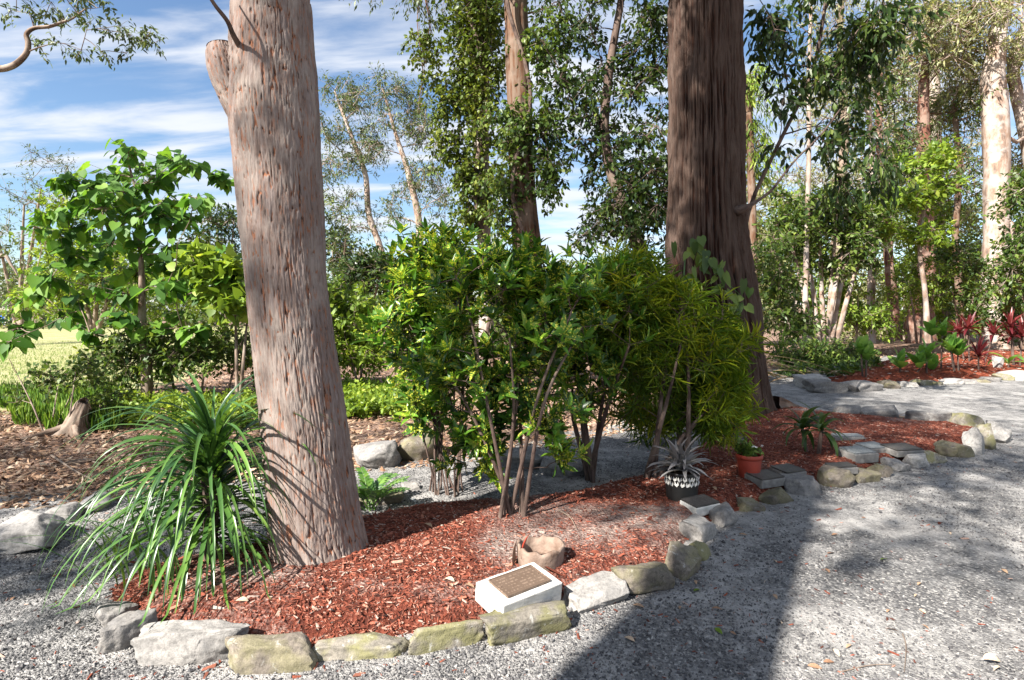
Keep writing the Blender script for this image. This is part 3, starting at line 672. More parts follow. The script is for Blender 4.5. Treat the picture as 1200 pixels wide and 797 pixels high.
SLV = [leafdata('leaf', G['leaf_silver'], L=.27, W=.045, pitch=pt, droop=dr, seg=7, fold=.3, tip=.6, rnd=rn) for pt, dr, rn in ((75, 40, .3), (60, 70, .6), (45, 75, .8), (30, 60, .45), (15, 50, .95), (5, 35, .2))]
for q in range(64):
    k_ = q % 6; put('leaf', SLV[k_], tk, (rg.normal() * .03, rg.normal() * .03, .215 + .03 * (5 - k_) / 5 + rg.uniform(0, .03)), q * 2.4 + rg.normal() * .2, rg.uniform(.7, 1.15), rg.normal() * .15)
# broken clay ring
p = bed_pt(633, 658)
th = thing('broken_clay_pot', 'broken brown clay pot ring full of litter behind the white plaque block', 'clay pot', p - [0, 0, .03])
a = np.linspace(0, 2 * np.pi, 72, endpoint=False)
def topz(a): return .135 + .008 * np.sin(a * 2 + 1) + .012 * vn(np.column_stack([np.cos(a) * 5, np.sin(a) * 5, 0 * a])) - .035 * np.exp(-((a - 3.6) / .10) ** 2)
rows = []
for rr, zf in ((.128, 0), (.135, .3), (.139, .6), (.141, .85), (.140, 1.0), (.124, 1.0), (.122, .6), (.116, 0)):
    wb = 1 + .03 * np.sin(3 * a + 1) + .015 * vn(np.column_stack([np.cos(a) * 9, np.sin(a) * 9, 0 * a + zf * 8]))
    rows.append(np.column_stack([np.cos(a) * rr * wb, np.sin(a) * rr * wb, topz(a) * zf]))
V = np.concatenate(rows); n = 72; i = np.arange(7)[:, None] * n; j = np.arange(n)[None]; jn = (j + 1) % n
o = mk('ring_wall', V, [np.stack([i + j, i + jn, i + n + jn, i + n + j], -1).reshape(-1, 4)], G['clay']); o.parent = th
lathe('litter_fill', [(.125, .03), (.06, .05), (.001, .045)], G['litter'], th, 24)
V, f = arch_leaf(.15, .05, 88, 25, 8, .6); o = mk('shard', V * [1, 1, 1] + [-.1, -.06, .06], f, G['terracotta']); o.parent = th
V, f = arch_leaf(.17, .06, 95, 15, 8, .7); o = mk('shard', V + [-.14, -.03, 0.0], f, G['clay']); o.parent = th

# ------------------------------------------------------------------ trees
def bark_trunk(name, rows, mat, parent, nth, nring, amp, fth, fz, flare=None, big=.03, seed=0, mode='flake', scar=None):
    p = smoothpath(rows, nring); c = p[:, :3]; r = p[:, 3]
    T = unit(np.gradient(c, axis=0)); U = unit(np.cross(T, [0, 1., 0])); W_ = np.cross(T, U)
    a = np.linspace(0, 2 * np.pi, nth, endpoint=False)
    s = np.concatenate([[0], np.cumsum(np.linalg.norm(np.diff(c, axis=0), axis=1))])
    rm = float(np.mean(r)); A, S = np.meshgrid(a, s); cs, sn = np.cos(A), np.sin(A)
    bk = np.stack([cs * rm, sn * rm, S], -1).reshape(-1, 3)
    # uneven fibres: warp, then ridged noise stretched along the trunk
    q = bk * np.array([1 / fth, 1 / fth, 1 / fz]) + seed
    wv = fbm(bk * [3, 3, 1.2] + 5 + seed, 3)
    q = q + np.stack([wv, wv, 0 * wv], -1) * .6
    n1_, n2_ = vn(q), vn(q * [2.1, 2.1, 2.6] + 9)
    if mode == 'flake':
        n3_ = vn(q * [.55, .55, .7] + 4); n4_ = vn(q * [1.0, 1.0, 3.0] + 21)
        crack = np.clip(1 - np.abs(n1_) / .22, 0, 1) * np.clip((n3_ + n4_ * .6 + .15) * 3, 0, 1)
        step = np.floor((n3_ + .5 * n2_) * 3) / 3
        h = np.clip(.74 + .24 * step + .16 * n2_ - .75 * np.clip(crack, 0, 1), 0, 1)
    else:
        h = 1 - np.abs(n1_) * 1.0 - .45 * np.abs(n2_); h = np.clip(h, 0, 1)
    if scar is not None:
        g_ = (((A - scar[0] + np.pi) % (2 * np.pi) - np.pi) * rm / scar[2]) ** 2 + ((S - scar[1]) / scar[3]) ** 2; g_ = g_.ravel() + .35 * n1_; h = np.where(g_ < 1, np.where(n2_ > -.1, .34, .28) , h)
    lum = fbm(bk * [4.5, 4.5, 1.6] + 31 + seed, 3)
    rr = r[:, None] * np.ones((1, nth)) + (amp * (h - .6)).reshape(nring, nth) + (big * lum).reshape(nring, nth)
    if flare is not None: rr = rr + flare(A, S)
    ring = cs[..., None] * U[:, None] + sn[..., None] * W_[:, None]
    V = (c[:, None] + ring * rr[..., None]).reshape(-1, 3)
    i = np.arange(nring - 1)[:, None] * nth; j = np.arange(nth)[None]; jn = (j + 1) % nth
    return mk(name, V, [np.stack([i + j, i + jn, i + nth + jn, i + nth + j], -1).reshape(-1, 4)], mat, parent, True, {'bk': bk, 'h': h, 'rnd': 0 * h + .5}), p

def pxrows(l, Y):  # (px, py, width px[, dY]) -> x,y,z,r
    o = []
    for e in l:
        yy = Y + (e[3] if len(e) > 3 else 0); q = at(e[0], e[1], yy); o.append([*q, e[2] / 2 / F * yy])
    return o
def tree(name, label, rows, mat, clumps, rad, leaf, lmat, ntw=10, nlf=8, L=.14, W=.05, droop=.4, up=.3, tpl='rhomb', minz=2.0, seed=1, group=None, sides=10, limbmat=None, flat=1.0, r_scale=.022, twigs=True, rough=.12, cat='tree', rmin=.008, nr=26, jit=.25, crownname='crown'):
    rg = rngs(seed); rows = np.asarray(rows, float); base = rows[0, :3].copy()
    t = thing(name, label, cat, base, group); pth = smoothpath(rows, nr); pth[:, 3] = np.maximum(pth[:, 3], .004)
    m1 = MB(); m1.tube(pth[:, :3], pth[:, 3], sides, rough=rough, seed=seed % 17); m1.build('trunk', mat, t)
    C_ = np.asarray(clumps, float)
    if len(C_):
        lm_, own = grow(rg, pth, C_[:, :3], None, minz, r_scale, rmin)
        P_, D_, N_, s_, e_ = foliage(rg, C_[:, :3], rad if np.isscalar(rad) else np.asarray(rad), ntw, nlf, L, droop, up, jit, flat)
        if twigs: twigs_to(lm_, own, C_, e_, rmin * .55, rmin * .25)
        build_all(lm_, 'limb', limbmat or mat, t)
        m3 = MB(); n = len(P_); m3.leaves(P_, D_, N_, L * rg.uniform(.6, 1.25, n), W * rg.uniform(.7, 1.2, n), tpl, rng=rg); m3.build(crownname, G[lmat], t)
    return t
def blob(rg, px, py, rx, ry, Y, n, dY=1.0, shell=.0):
    """n clump centres in an ellipsoid given by its picture outline at depth Y"""
    u = unit(rg.normal(size=(n, 3))) * (shell + (1 - shell) * rg.uniform(0, 1, (n, 1)) ** (1 / 2.2))
    c = at(px, py, Y); return c + u * np.array([rx / F * Y, dY, ry / F * Y])
def blobs(seed, Y, l):
    rg = rngs(seed); return np.concatenate([blob(rg, a[0], a[1], a[2], a[3], Y + (a[6] if len(a) > 6 else 0), a[4], a[5] if len(a) > 5 else 1.0) for a in l])

# --- the leaning trunk in front, with sawn stub and thin branch
YM = 3.42
rows = pxrows([(386, 712, 124), (382, 690, 112), (376, 650, 102), (368, 600, 98), (356, 500, 93), (338, 350, 91), (328, 220, 94), (322, 130, 99), (319, 60, 92), (318, 0, 88)], YM)
top = np.array(rows[-1]); up_ = [[top[0] - .03, YM + .05, 4.6, .225], [top[0] - .1, YM + .2, 7.0, .2], [top[0] + .1, YM + .3, 9.5, .16], [top[0] + .05, YM + .2, 12.5, .10], [top[0] + .2, YM + .4, 15, .04]]
tm = thing('gum_tree', 'thick leaning tree trunk with flaky grey pink bark at the bed front', 'tree', (rows[0][0], YM, 0.02))
fl = lambda A, S: .05 * np.exp(-S / .12) * (1 + .5 * np.sin(3 * A + 1)) + .02 * np.exp(-S / .35)
SCAR_A = 1.35
tro, pth = bark_trunk('trunk', rows, G['bark_main'], tm, 400, 640, .0125, .0125, .115, fl, .012, 3, 'flake', (SCAR_A, .55, .022, .055))
m1 = MB(); m1.tube(smoothpath(np.array([rows[-1]] + up_), 24)[:, :3], smoothpath(np.array([rows[-1]] + up_), 24)[:, 3], 24, rough=.05); m1.build('upper_trunk', G['bark_main'], tm)
stub = smoothpath(pxrows([(294, 150, 34, -.05), (280, 118, 44, -.05), (268, 88, 46, -.06), (261, 66, 40, -.06), (258, 54, 30, -.06)], YM), 40)
so_, _ = bark_trunk('branch_stub', stub, G['bark_main'], tm, 140, 110, .012, .0115, .085, None, .02, 8)
cp = MB(); e = stub[-1]; ang = np.linspace(0, 2 * np.pi, 24, endpoint=False); tdir = unit(stub[-1, :3] - stub[-4, :3]); u1 = unit(np.cross(tdir, [0, 1., 0])); u2 = np.cross(tdir, u1)
ring = e[:3] + (np.cos(ang)[:, None] * u1 + np.sin(ang)[:, None] * u2) * e[3]
cp.add(np.vstack([ring, e[:3] + tdir * .012]), [np.column_stack([np.arange(24), (np.arange(24) + 1) % 24, np.full(24, 24)])]); cp.build('sawn_face', G['bark_main'], tm)
mb = MB(); br = smoothpath(pxrows([(290, 66, 7.5, -.08), (281, 54, 7, -.2), (273, 40, 6, -.28), (266, 24, 5, -.35), (252, 6, 4.5, -.42), (240, -14, 4, -.46), (215, -60, 3, -.5), (180, -110, 2, -.5)], YM), 30); mb.tube(br[:, :3], br[:, 3], 8, rough=.15); mb.build('thin_branch', G['stem_dark'], tm)
cl = blobs(1, 0.001, [])if False else np.array([[top[0] + a_, YM + b_, c_] for a_, b_, c_ in rngs(21).uniform([-3, -1.5, 9.5], [2.5, 4, 16], (14, 3))])
rg = rngs(22); lm_, own = grow(rg, np.array(up_), cl, None, 6.5); P_, D_, N_, s_, e_ = foliage(rg, cl, .7, 9, 8, .14, .6); build_all(lm_, 'limb', G['bark_grey'], tm)
m3 = MB(); m3.leaves(P_, D_, N_, .15, .045, 'rhomb', rng=rg); m3.build('crown', G['leaf_euc'], tm)

# --- the huge dark stringybark
YB = 8.6
rows = pxrows([(842, 512, 172), (841, 497, 140), (840, 470, 116), (838, 420, 104), (835, 360, 98), (830, 300, 91), (828, 240, 85), (827, 150, 83), (826, 60, 81), (826, 0, 80)], YB)
tb = thing('stringybark_tree', 'huge dark red brown furrowed tree trunk right of centre', 'tree', (rows[0][0], YB, 0.05))
fl = lambda A, S: .22 * np.exp(-S / .16) * np.maximum(0, np.sin(2.5 * A + .4)) + .10 * np.exp(-S / .5) * np.maximum(0, np.sin(4 * A))
bark_trunk('trunk', rows, G['bark_string'], tb, 420, 300, .085, .036, 1.2, fl, .035, 12, 'ridge')
top = np.array(rows[-1]); up_ = [[top[0], YB, 8.5, .48], [top[0] + .2, YB + .2, 11, .40], [top[0] + .1, YB + .5, 14, .25], [top[0] + .3, YB + .3, 18, .08]]
m1 = MB(); q = smoothpath(np.array([rows[-1]] + up_), 20); m1.tube(q[:, :3], q[:, 3], 28, rough=.06); m1.build('upper_trunk', G['bark_string'], tb)
for k_, l in enumerate(([(880, 486, 34, -.3), (900, 492, 22, -.4), (925, 500, 12, -.5), (940, 506, 6, -.55)], [(800, 497, 40, -.35), (782, 505, 26, -.5), (768, 512, 14, -.6)], [(905, 478, 30, .2), (930, 482, 18, .3), (960, 488, 8, .3)])):
    q = smoothpath(pxrows(l, YB), 16); mb = MB(); q[:, 2] = np.minimum(q[:, 2], .16) ; mb.tube(q[:, :3], q[:, 3], 12, rough=.2, seed=k_); mb.build('root', G['bark_rough'], tb)
cl = np.array(rngs(31).uniform([-3.2, -2.5, 9.5], [4, 3.5, 19], (34, 3))) + [top[0], YB, 0]
rg = rngs(32); lm_, own = grow(rg, np.array(up_), cl, None, 8); P_, D_, N_, s_, e_ = foliage(rg, cl, .8, 10, 8, .14, .5); build_all(lm_, 'limb', G['bark_grey'], tb)
m3 = MB(); m3.leaves(P_, D_, N_, .17, .055, 'rhomb', rng=rg); m3.build('crown', G['leaf_mid'], tb)
# knot and dead branch stub on its right side
mb = MB(); q = smoothpath(pxrows([(862, 248, 14, -.4), (872, 245, 10, -.62), (884, 238, 4, -.66), (905, 222, 3, -.5), (930, 190, 2.6, -.3), (962, 158, 2.2, -.2), (985, 128, 1.6, 0)], YB), 26); mb.tube(q[:, :3], q[:, 3], 8, rough=.2); mb.build('dead_branch', G['stem_dark'], tb)

# --- dark-leaved tree standing just behind it, crown left and right of the big trunk
YD = 9.9
rows = pxrows([(792, 482, 26), (776, 400, 22), (762, 330, 18), (742, 270, 16), (716, 200, 13), (708, 150, 11), (716, 70, 9), (728, 0, 8), (735, -70, 7), (742, -140, 4)], YD)
cl = blobs(41, YD, [(700, 60, 78, 75, 27, 1.2), (725, 170, 70, 60, 27, 1.2), (745, 250, 52, 50, 26, 1.0), (700, 265, 36, 28, 7, .8), (660, 130, 40, 60, 9, .8), (770, 40, 30, 90, 15, .8, -.6), (770, 210, 24, 60, 13, .6, -.5), (640, 200, 28, 40, 5, .6), (690, -60, 110, 50, 24, 1.2)])
tree('dark_leaved_tree', 'dense dark-leaved tree left of the huge trunk', rows, G['stem_dark'], cl, .42, None, 'leaf_dark', 9, 8, .135, .058, .55, .1, 'rhomb', 1.5, 42, r_scale=.018, rmin=.009)
# --- drooping broad leaves hanging in from the upper right
YH = 8.9
rows = pxrows([(866, 460, 9, 1.0), (866, 380, 8, .9), (868, 300, 7, .7), (880, 240, 5, .5), (912, 170, 4.5, .3), (950, 90, 4, .2), (965, 20, 4, .1), (975, -60, 4, 0), (980, -150, 3, 0)], YH)
cl = blobs(43, YH, [(960, 30, 75, 55, 22, 1.1), (1010, 60, 60, 50, 14, .9), (905, 40, 30, 50, 8, .7), (1000, 150, 42, 36, 9, .8), (1010, 200, 42, 26, 8, .7), (920, 130, 30, 50, 4, .6), (1030, 20, 40, 30, 7, .8), (960, -60, 130, 50, 24, 1.2)])
tree('slender_drooping_tree', 'slender tree with dark drooping leaves hanging right of the huge trunk', rows, G['stem_dark'], cl, .36, None, 'leaf_dark', 7, 6, .17, .062, 1.0, -.2, 'lance', 2.2, 44, r_scale=.014, rmin=.008)

# --- two vine-clad trunks in the middle
rows = pxrows([(627, 480, 40), (622, 420, 36), (618, 300, 33), (613, 220, 30), (608, 120, 29), (604, 0, 27), (601, -120, 22), (600, -300, 10)], 10.2)
cl = blobs(51, 10.2, [(600, -220, 170, 80, 60, 2.2), (560, -60, 90, 50, 22, 1.2), (660, -40, 60, 50, 14, 1)])
tree('rough_trunk_tree', 'brown rough-barked straight trunk with vine patches above the shrubs', rows, G['bark_rough'], cl, .6, None, 'leaf_mid', 9, 8, .13, .05, .5, .1, 'rhomb', 6, 52, sides=28, nr=60, rough=.07)
rows = pxrows([(572, 470, 20), (570, 380, 17), (568, 300, 16), (566, 250, 17), (563, 150, 19), (560, 60, 22), (557, 0, 24), (552, -120, 18), (550, -280, 6)], 12.0)
cl = blobs(53, 12.0, [(520, -170, 130, 70, 34, 2), (500, -20, 38, 24, 8, .8), (450, -25, 32, 16, 5, .6)])
tree('vine_clad_tree', 'thin pale trunk wrapped in leafy vine left of the rough trunk', rows, G['bark_pale'], cl, .6, None, 'leaf_euc', 9, 8, .14, .04, .9, 0, 'rhomb', 6, 54, sides=16, nr=40)
def vine(label, rowsv, clumps, rad, lmat, seed, L=.085, W=.055, ntw=9, nlf=7):
    rg = rngs(seed); t = thing('climbing_vine', label, 'vine', rowsv[0][:3], 'vines on the trunks'); q = smoothpath(rowsv, 40); mb = MB(); mb.tube(q[:, :3], q[:, 3], 6, rough=.2)
    C_ = np.asarray(clumps); P_, D_, N_, s_, e_ = foliage(rg, C_, rad, ntw, nlf, L, .6, 0, .3); mb.sticks(s_, e_, .004, .002)
    grow(rg, q, C_[::2], mb, .5, .006, .004); mb.build('vine_stem', G['stem_dark'], t)
    m3 = MB(); n = len(P_); m3.leaves(P_, D_, N_, L * rg.uniform(.6, 1.3, n), W * rg.uniform(.7, 1.3, n), 'lance', rng=rg); m3.build('foliage', G[lmat], t, kind='stuff'); return t
vine('yellowish leafy vine hanging round the thin pale trunk', pxrows([(560, 450, 5, -.25), (577, 330, 5, -.2), (556, 220, 6, -.25), (572, 110, 6, -.25), (548, 0, 6, -.25), (556, -60, 5, -.2)], 11.8),
     blobs(55, 11.7, [(555, 30, 34, 55, 38, .5), (552, 120, 38, 55, 42, .5), (560, 205, 32, 48, 30, .45), (525, 90, 30, 40, 13, .4), (520, 170, 26, 40, 9, .4), (500, 50, 22, 26, 7, .3), (548, 250, 22, 20, 9, .3), (575, 60, 18, 60, 14, .4)]), .36, 'leaf_olive', 56, .10, .06, 9, 8)
vine('dark green vine climbing the brown rough trunk', pxrows([(607, 450, 5, -.3), (628, 330, 5, -.3), (600, 220, 5, -.3), (622, 110, 5, -.3), (594, 0, 5, -.3), (606, -60, 4, -.25)], 10.1),
     blobs(57, 9.9, [(628, 50, 22, 50, 13, .3), (602, 140, 30, 38, 20, .3), (640, 140, 30, 50, 14, .3), (590, 205, 26, 40, 13, .3), (585, 250, 16, 24, 6, .2), (640, 210, 24, 34, 8, .3), (655, 60, 24, 50, 10, .3)]), .30, 'leaf_mid', 58, .09, .055)
# hanging strips of bark
for k_, (x_, y0_, y1_, lab) in enumerate(((492, -5, 132, 'long pale strip of bark hanging left of the vine'), (500, -5, 78, 'short brown strip of bark hanging beside the long strip'))):
    t = thing('hanging_bark', lab, 'bark strip', at(x_, y0_, 11.6), 'hanging bark strips'); rg = rngs(60 + k_); m_ = MB()
    n = 16; y_ = np.linspace(y0_ - 60, y1_, n); c_ = np.array([at(x_ + 3 * math.sin(q * .7 + k_) + (8 if q < 4 else 0), yy, 11.6) for q, yy in enumerate(y_)]); wd = np.linspace(.05, .02, n)
    for d_ in (-.0, .03): m_.tube(c_ + [d_, d_ * .5, 0], np.linspace(.022, .006, n) * (1 if d_ == 0 else .6), 5, rough=.5, seed=k_ + d_)
    m_.build('strip', G['bark_rough'], t)

# --- pair of feathery gums far left of centre
YE = 30.0
def e(l): return pxrows(l, YE)
rows = e([(492, 388, 12), (494, 330, 10), (492, 290, 9), (490, 255, 8), (478, 200, 7), (466, 165, 5), (456, 130, 3.4), (448, 104, 2)])
cl = blobs(61, YE, [(455, 110, 24, 16, 13, 2), (470, 150, 30, 22, 14, 2), (500, 150, 20, 24, 10, 2), (505, 205, 22, 20, 11, 2), (480, 215, 26, 22, 9, 2), (440, 180, 20, 24, 8, 1.5), (515, 240, 20, 14, 6, 1.5), (450, 245, 24, 16, 6, 1.5), (484, 120, 12, 12, 5, 1)])
tree('feathery_gum_tree', 'tall feathery gum with pale forked limbs, right one of the far pair', rows, G['bark_pale'], cl, .85, None, 'leaf_euc', 9, 9, .23, .06, .5, .2, 'rhomb', 4.5, 62, group='far pair of gums', r_scale=.016, rmin=.02)
rows = e([(462, 388, 12), (456, 340, 10), (446, 292, 8), (432, 250, 7), (428, 205, 6), (412, 160, 5), (400, 128, 3.4), (392, 106, 2)])
cl = blobs(63, YE, [(396, 112, 26, 16, 12, 2), (418, 122, 20, 16, 8, 2), (388, 150, 18, 24, 11, 2), (412, 185, 26, 22, 9, 2), (386, 205, 14, 22, 8, 1.5), (432, 160, 16, 24, 7, 1.5), (402, 240, 22, 18, 7, 1.5), (425, 262, 20, 16, 5, 1.5)])
tree('feathery_gum_tree', 'tall feathery gum with slanting pale limbs, left one of the far pair', rows, G['bark_pale'], cl, .85, None, 'leaf_euc', 9, 9, .23, .06, .5, .2, 'rhomb', 4.5, 64, group='far pair of gums', r_scale=.016, rmin=.02)

# --- bough reaching in at the top left, from a tree just outside the frame
YT = 8.0
rows = pxrows([(-250, 470, 40, .6), (-230, 300, 34, .6), (-150, 180, 24, .4), (-60, 110, 12), (-20, 84, 9), (6, 80, 7.8), (20, 74, 7), (31, 62, 6.4), (33, 50, 6), (31, 40, 5.4), (40, 33, 4.6), (58, 31, 4), (72, 26, 3), (84, 22, 2.2), (100, 10, 1.4)], YT)
cl = np.concatenate([np.array([at(x_, y_, YT + d_) for x_, y_, d_ in ((35, 8, 0), (60, 2, .2), (88, 12, 0), (105, 26, -.2), (128, 36, 0), (150, 40, .1), (172, 44, 0), (182, 50, .1), (120, 8, .3), (20, -6, 0), (75, 22, .2), (140, 30, .2), (95, -4, .2), (160, 46, .1), (176, 38, 0), (45, 52, .1), (70, 50, 0), (95, 58, .1), (118, 60, 0), (148, 62, .1), (52, 18, .2), (12, 12, .1))]), blobs(71, YT, [(60, -30, 90, 20, 12, .6), (-180, 80, 120, 90, 36, 1.2), (-160, -60, 130, 60, 30, 1.5)])])
tree('overhanging_gum_tree', 'crooked gum bough with sparse leaves reaching in at the top left', rows, G['bark_grey'], cl, .17, None, 'leaf_euc', 7, 6, .085, .03, .8, 0, 'lance', 4.0, 72, r_scale=.012, rmin=.006, nr=60)
rows = pxrows([(-205, 470, 16, -.5), (-120, 400, 12, -.5), (-40, 340, 8, -.5), (0, 300, 5, -.5), (14, 312, 3, -.5), (20, 322, 1.5, -.5)], YT)
tree('leaning_sapling', 'bare twig tip poking in at the left edge above the lawn', rows, G['bark_grey'], np.array([at(-60, 320, 7.5), at(8, 290, 7.5), at(-30, 270, 7.6)]), .25, None, 'leaf_euc', 6, 5, .09, .03, .6, 0, 'lance', 1, 73, rmin=.005)

# --- forest on the right
def gum(name, label, rows_px, Y, mat, blist, lmat, seed, rad=1.0, L=.24, W=.075, ntw=9, nlf=8, **kw):
    return tree(name, label, pxrows(rows_px, Y), G[mat], blobs(seed, Y, blist), rad, None, lmat, ntw, nlf, L, W, kw.pop('droop', .5), kw.pop('up', .1), 'rhomb', kw.pop('minz', 3), seed + 1, group=kw.pop('group', 'trees of the wood on the right'), sides=kw.pop('sides', 14), nr=30, **kw)
gum('white_gum_tree', 'big white gum with dark red lower trunk at the right edge', [(1166, 408, 34), (1166, 380, 28), (1167, 300, 27), (1168, 200, 26), (1166, 120, 26), (1165, 80, 22), (1172, 30, 16), (1190, -40, 12), (1200, -160, 6)], 25, 'bark_pale',
    [(1130, 30, 60, 40, 44, 2.5), (1185, 60, 46, 50, 26, 2.5), (1115, 110, 50, 40, 30, 2, 3), (1200, -60, 110, 50, 24, 3), (1195, 180, 30, 40, 14, 2, 3), (1080, 40, 50, 50, 22, 2)], 'leaf_pale', 81, rmin=.03)
q = thing('gum_limb_tree', 'white leaning limb crossing the right edge beside the big gum', 'tree', at(1238, 408, 26), 'trees of the wood on the right')
m_ = MB(); z_ = smoothpath(pxrows([(1238, 408, 20), (1222, 300, 18), (1208, 180, 16), (1192, 110, 13), (1188, 80, 12), (1198, 40, 11), (1222, 0, 9), (1250, -60, 6)], 26), 30); m_.tube(z_[:, :3], z_[:, 3], 12, rough=.08); m_.build('trunk', G['bark_pale'], q)
gum('white_gum_tree', 'white gum trunk seen high between leaves left of the big gum', [(1104, 400, 16), (1102, 300, 14), (1096, 200, 14), (1095, 120, 13), (1094, 60, 12), (1095, -20, 10), (1090, -120, 4)], 32, 'bark_pale',
    [(1090, -30, 90, 50, 24, 3), (1070, 60, 44, 44, 30, 2.5), (1120, 90, 40, 44, 24, 2.5, 2), (1060, 150, 40, 34, 20, 2), (1130, 180, 40, 50, 22, 2, 3), (1060, 230, 40, 40, 16, 2, 3)], 'leaf_pale', 83, 1.2, rmin=.03)
gum('slender_pale_tree', 'slender pale trunk with a bend behind the far bed plants', [(1021, 402, 10), (1021, 350, 9), (1022, 290, 8), (1020, 240, 7), (1022, 180, 6), (1018, 120, 5), (1022, 40, 4)], 22, 'bark_pale',
    [(1020, 90, 36, 60, 14, 1.6), (1030, 200, 30, 30, 12, 1.4), (1000, 250, 26, 26, 7, 1.2)], 'leaf_mid', 85, .7, rmin=.02)
gum('pole_sapling', 'straight bare pale pole trunk right of the huge trunk', [(943, 408, 6.5), (944, 340, 6), (946, 260, 5.6), (948, 180, 5), (948, 100, 4.4), (950, 20, 3.6), (952, -60, 3)], 19, 'bark_pale',
    [(950, -40, 60, 40, 12, 1.6)], 'leaf_mid', 87, .7, rmin=.015, rough=.05)
gum('red_trunk_tree', 'reddish brown trunk left of the dark leaning one in the wood', [(1050, 398, 14), (1046, 350, 11), (1042, 310, 10), (1040, 260, 10), (1034, 200, 9), (1030, 140, 7), (1034, 60, 5)], 24, 'bark_red',
    [(1040, 90, 40, 50, 14, 2), (1050, 170, 30, 30, 8, 1.5)], 'leaf_euc', 89, .8, rmin=.02)
gum('dark_trunk_tree', 'thick dark red trunk with shaggy base in the wood', [(1080, 400, 34), (1078, 380, 27), (1084, 330, 20), (1086, 280, 17), (1084, 220, 15), (1082, 140, 12), (1084, 40, 8)], 26, 'bark_red',
    [(1080, 60, 50, 60, 18, 2.5), (1095, 190, 36, 30, 10, 2)], 'leaf_euc', 91, .9, rmin=.025)
gum('thin_brown_tree', 'thin brown trunk just left of the big white gum', [(1126, 402, 9), (1124, 340, 8), (1120, 280, 7), (1124, 200, 6), (1118, 120, 5)], 27, 'bark_rough', [(1122, 130, 40, 50, 14, 2), (1132, 210, 30, 30, 9, 2)], 'leaf_mid', 93, .9, rmin=.02)
gum('palm_like_tree', 'tall shaggy tree with drooping yellow green crown behind the huge trunk', [(886, 402, 10), (884, 330, 9), (882, 260, 9), (880, 190, 9), (878, 130, 8), (880, 90, 6)], 20, 'bark_rough', [(880, 105, 22, 24, 10, 1), (884, 150, 16, 26, 9, .8), (890, 195, 12, 26, 5, .8)], 'leaf_lime', 95, .6, .32, .05, droop=1.3, up=.0, rmin=.015)
gum('grey_gum_tree', 'grey gum rising behind the multi-stemmed thicket', [(980, 404, 14), (978, 320, 12), (985, 230, 11), (990, 140, 9), (985, 40, 7), (990, -80, 4)], 34, 'bark_grey', [(985, 20, 60, 60, 22, 3), (960, 120, 40, 46, 18, 2.5), (1010, 120, 44, 50, 24, 2.5), (940, 210, 40, 40, 16, 2.5), (1000, 200, 50, 40, 22, 2.5)], 'leaf_pale', 97, 1.3, rmin=.03)
gum('lime_leaved_tree', 'young tree with bright green layered leaves left of the big white gum', [(1088, 402, 7), (1084, 340, 5), (1078, 290, 4.4), (1086, 230, 3.6), (1098, 180, 2.4)], 20, 'bark_pale',
    [(1085, 190, 30, 16, 12, .9), (1060, 235, 40, 14, 16, 1), (1100, 225, 24, 14, 9, .8), (1040, 268, 24, 10, 7, .8), (1075, 275, 30, 10, 8, .8)], 'leaf_lime', 99, .5, .24, .12, flat=.35, up=.2, droop=.3, rmin=.012, minz=2)
gum('right_edge_tree', 'leafy young tree overlapping the right edge of the photo', [(1206, 412, 8), (1200, 350, 7), (1190, 300, 5), (1186, 260, 4)], 19, 'bark_pale', [(1188, 300, 26, 40, 18, .9), (1196, 230, 24, 40, 14, .9), (1180, 340, 20, 20, 8, .7), (1210, 280, 30, 60, 14, 1)], 'leaf_mid', 101, .5, .2, .09, minz=1.2, rmin=.012)

# multi-stemmed thicket
def thicket(name, label, px, py, Y, stems, blist, lmat, seed, rad=.5, L=.2, W=.09, ntw=9, nlf=7, mat='bark_grey', cat='shrub', group=None, w0=5, droop=.3, tpl='rhomb', flat=1.0, up=.4):
    rg = rngs(seed); b = gp(px, py) if Y is None else at(px, py, Y); Y = b[1]; t = thing(name, label, cat, b, group); sms = []; allrows = []
    for (dx, dy, ex, ey) in stems:
        r_ = smoothpath([[*at(px + dx, py, Y + rg.normal() * .1), w0 / 2 / F * Y], [*at(px + dx + (ex - dx) * .35, py - (py - ey) * .4, Y + rg.normal() * .2), w0 * .4 / F * Y], [*at(px + ex, ey, Y + rg.normal() * .4), w0 * .16 / F * Y]], 12)
        mb = MB(); mb.tube(r_[:, :3], r_[:, 3], 7, rough=.15, seed=seed % 13); sms.append(mb); allrows.append(r_)
    C_ = blobs(seed, Y, blist); tr = np.concatenate(allrows) if allrows else np.array([[*b, .05]])
    _, own = grow(rg, tr, C_, None, b[2] + .3, .01, .35 / F * Y, roots=np.repeat(np.arange(len(stems)), 12), mbs=sms); P_, D_, N_, s_, e_ = foliage(rg, C_, rad, ntw, nlf, L, droop, up, .25, flat); twigs_to(sms, own, C_, e_, .22 / F * Y, .1 / F * Y); build_all(sms, 'stem', G[mat], t)
    m3 = MB(); n = len(P_); m3.leaves(P_, D_, N_, L * rg.uniform(.6, 1.25, n), W * rg.uniform(.7, 1.2, n), tpl, rng=rg); m3.build('foliage', G[lmat], t, kind='stuff'); return t
UND = 'understorey bushes of the wood on the right'
thicket('multi_stem_shrub', 'large shrub with fanned pale stems right of the bare pole trunk', 968, 402, 19.5, [(-14, 0, -50, 250), (-8, 0, -30, 240), (-3, 0, -10, 230), (2, 0, 14, 235), (6, 0, 36, 245), (12, 0, 52, 262), (-18, 0, -64, 290), (0, 0, 26, 260)],
        [(960, 250, 54, 36, 46, 1.4), (1005, 270, 40, 32, 30, 1.2), (925, 280, 32, 34, 22, 1.2), (990, 310, 44, 22, 16, 1)], 'leaf_mid', 111, .55, .22, .10, 9, 7, 'bark_pale', group=UND, w0=6)
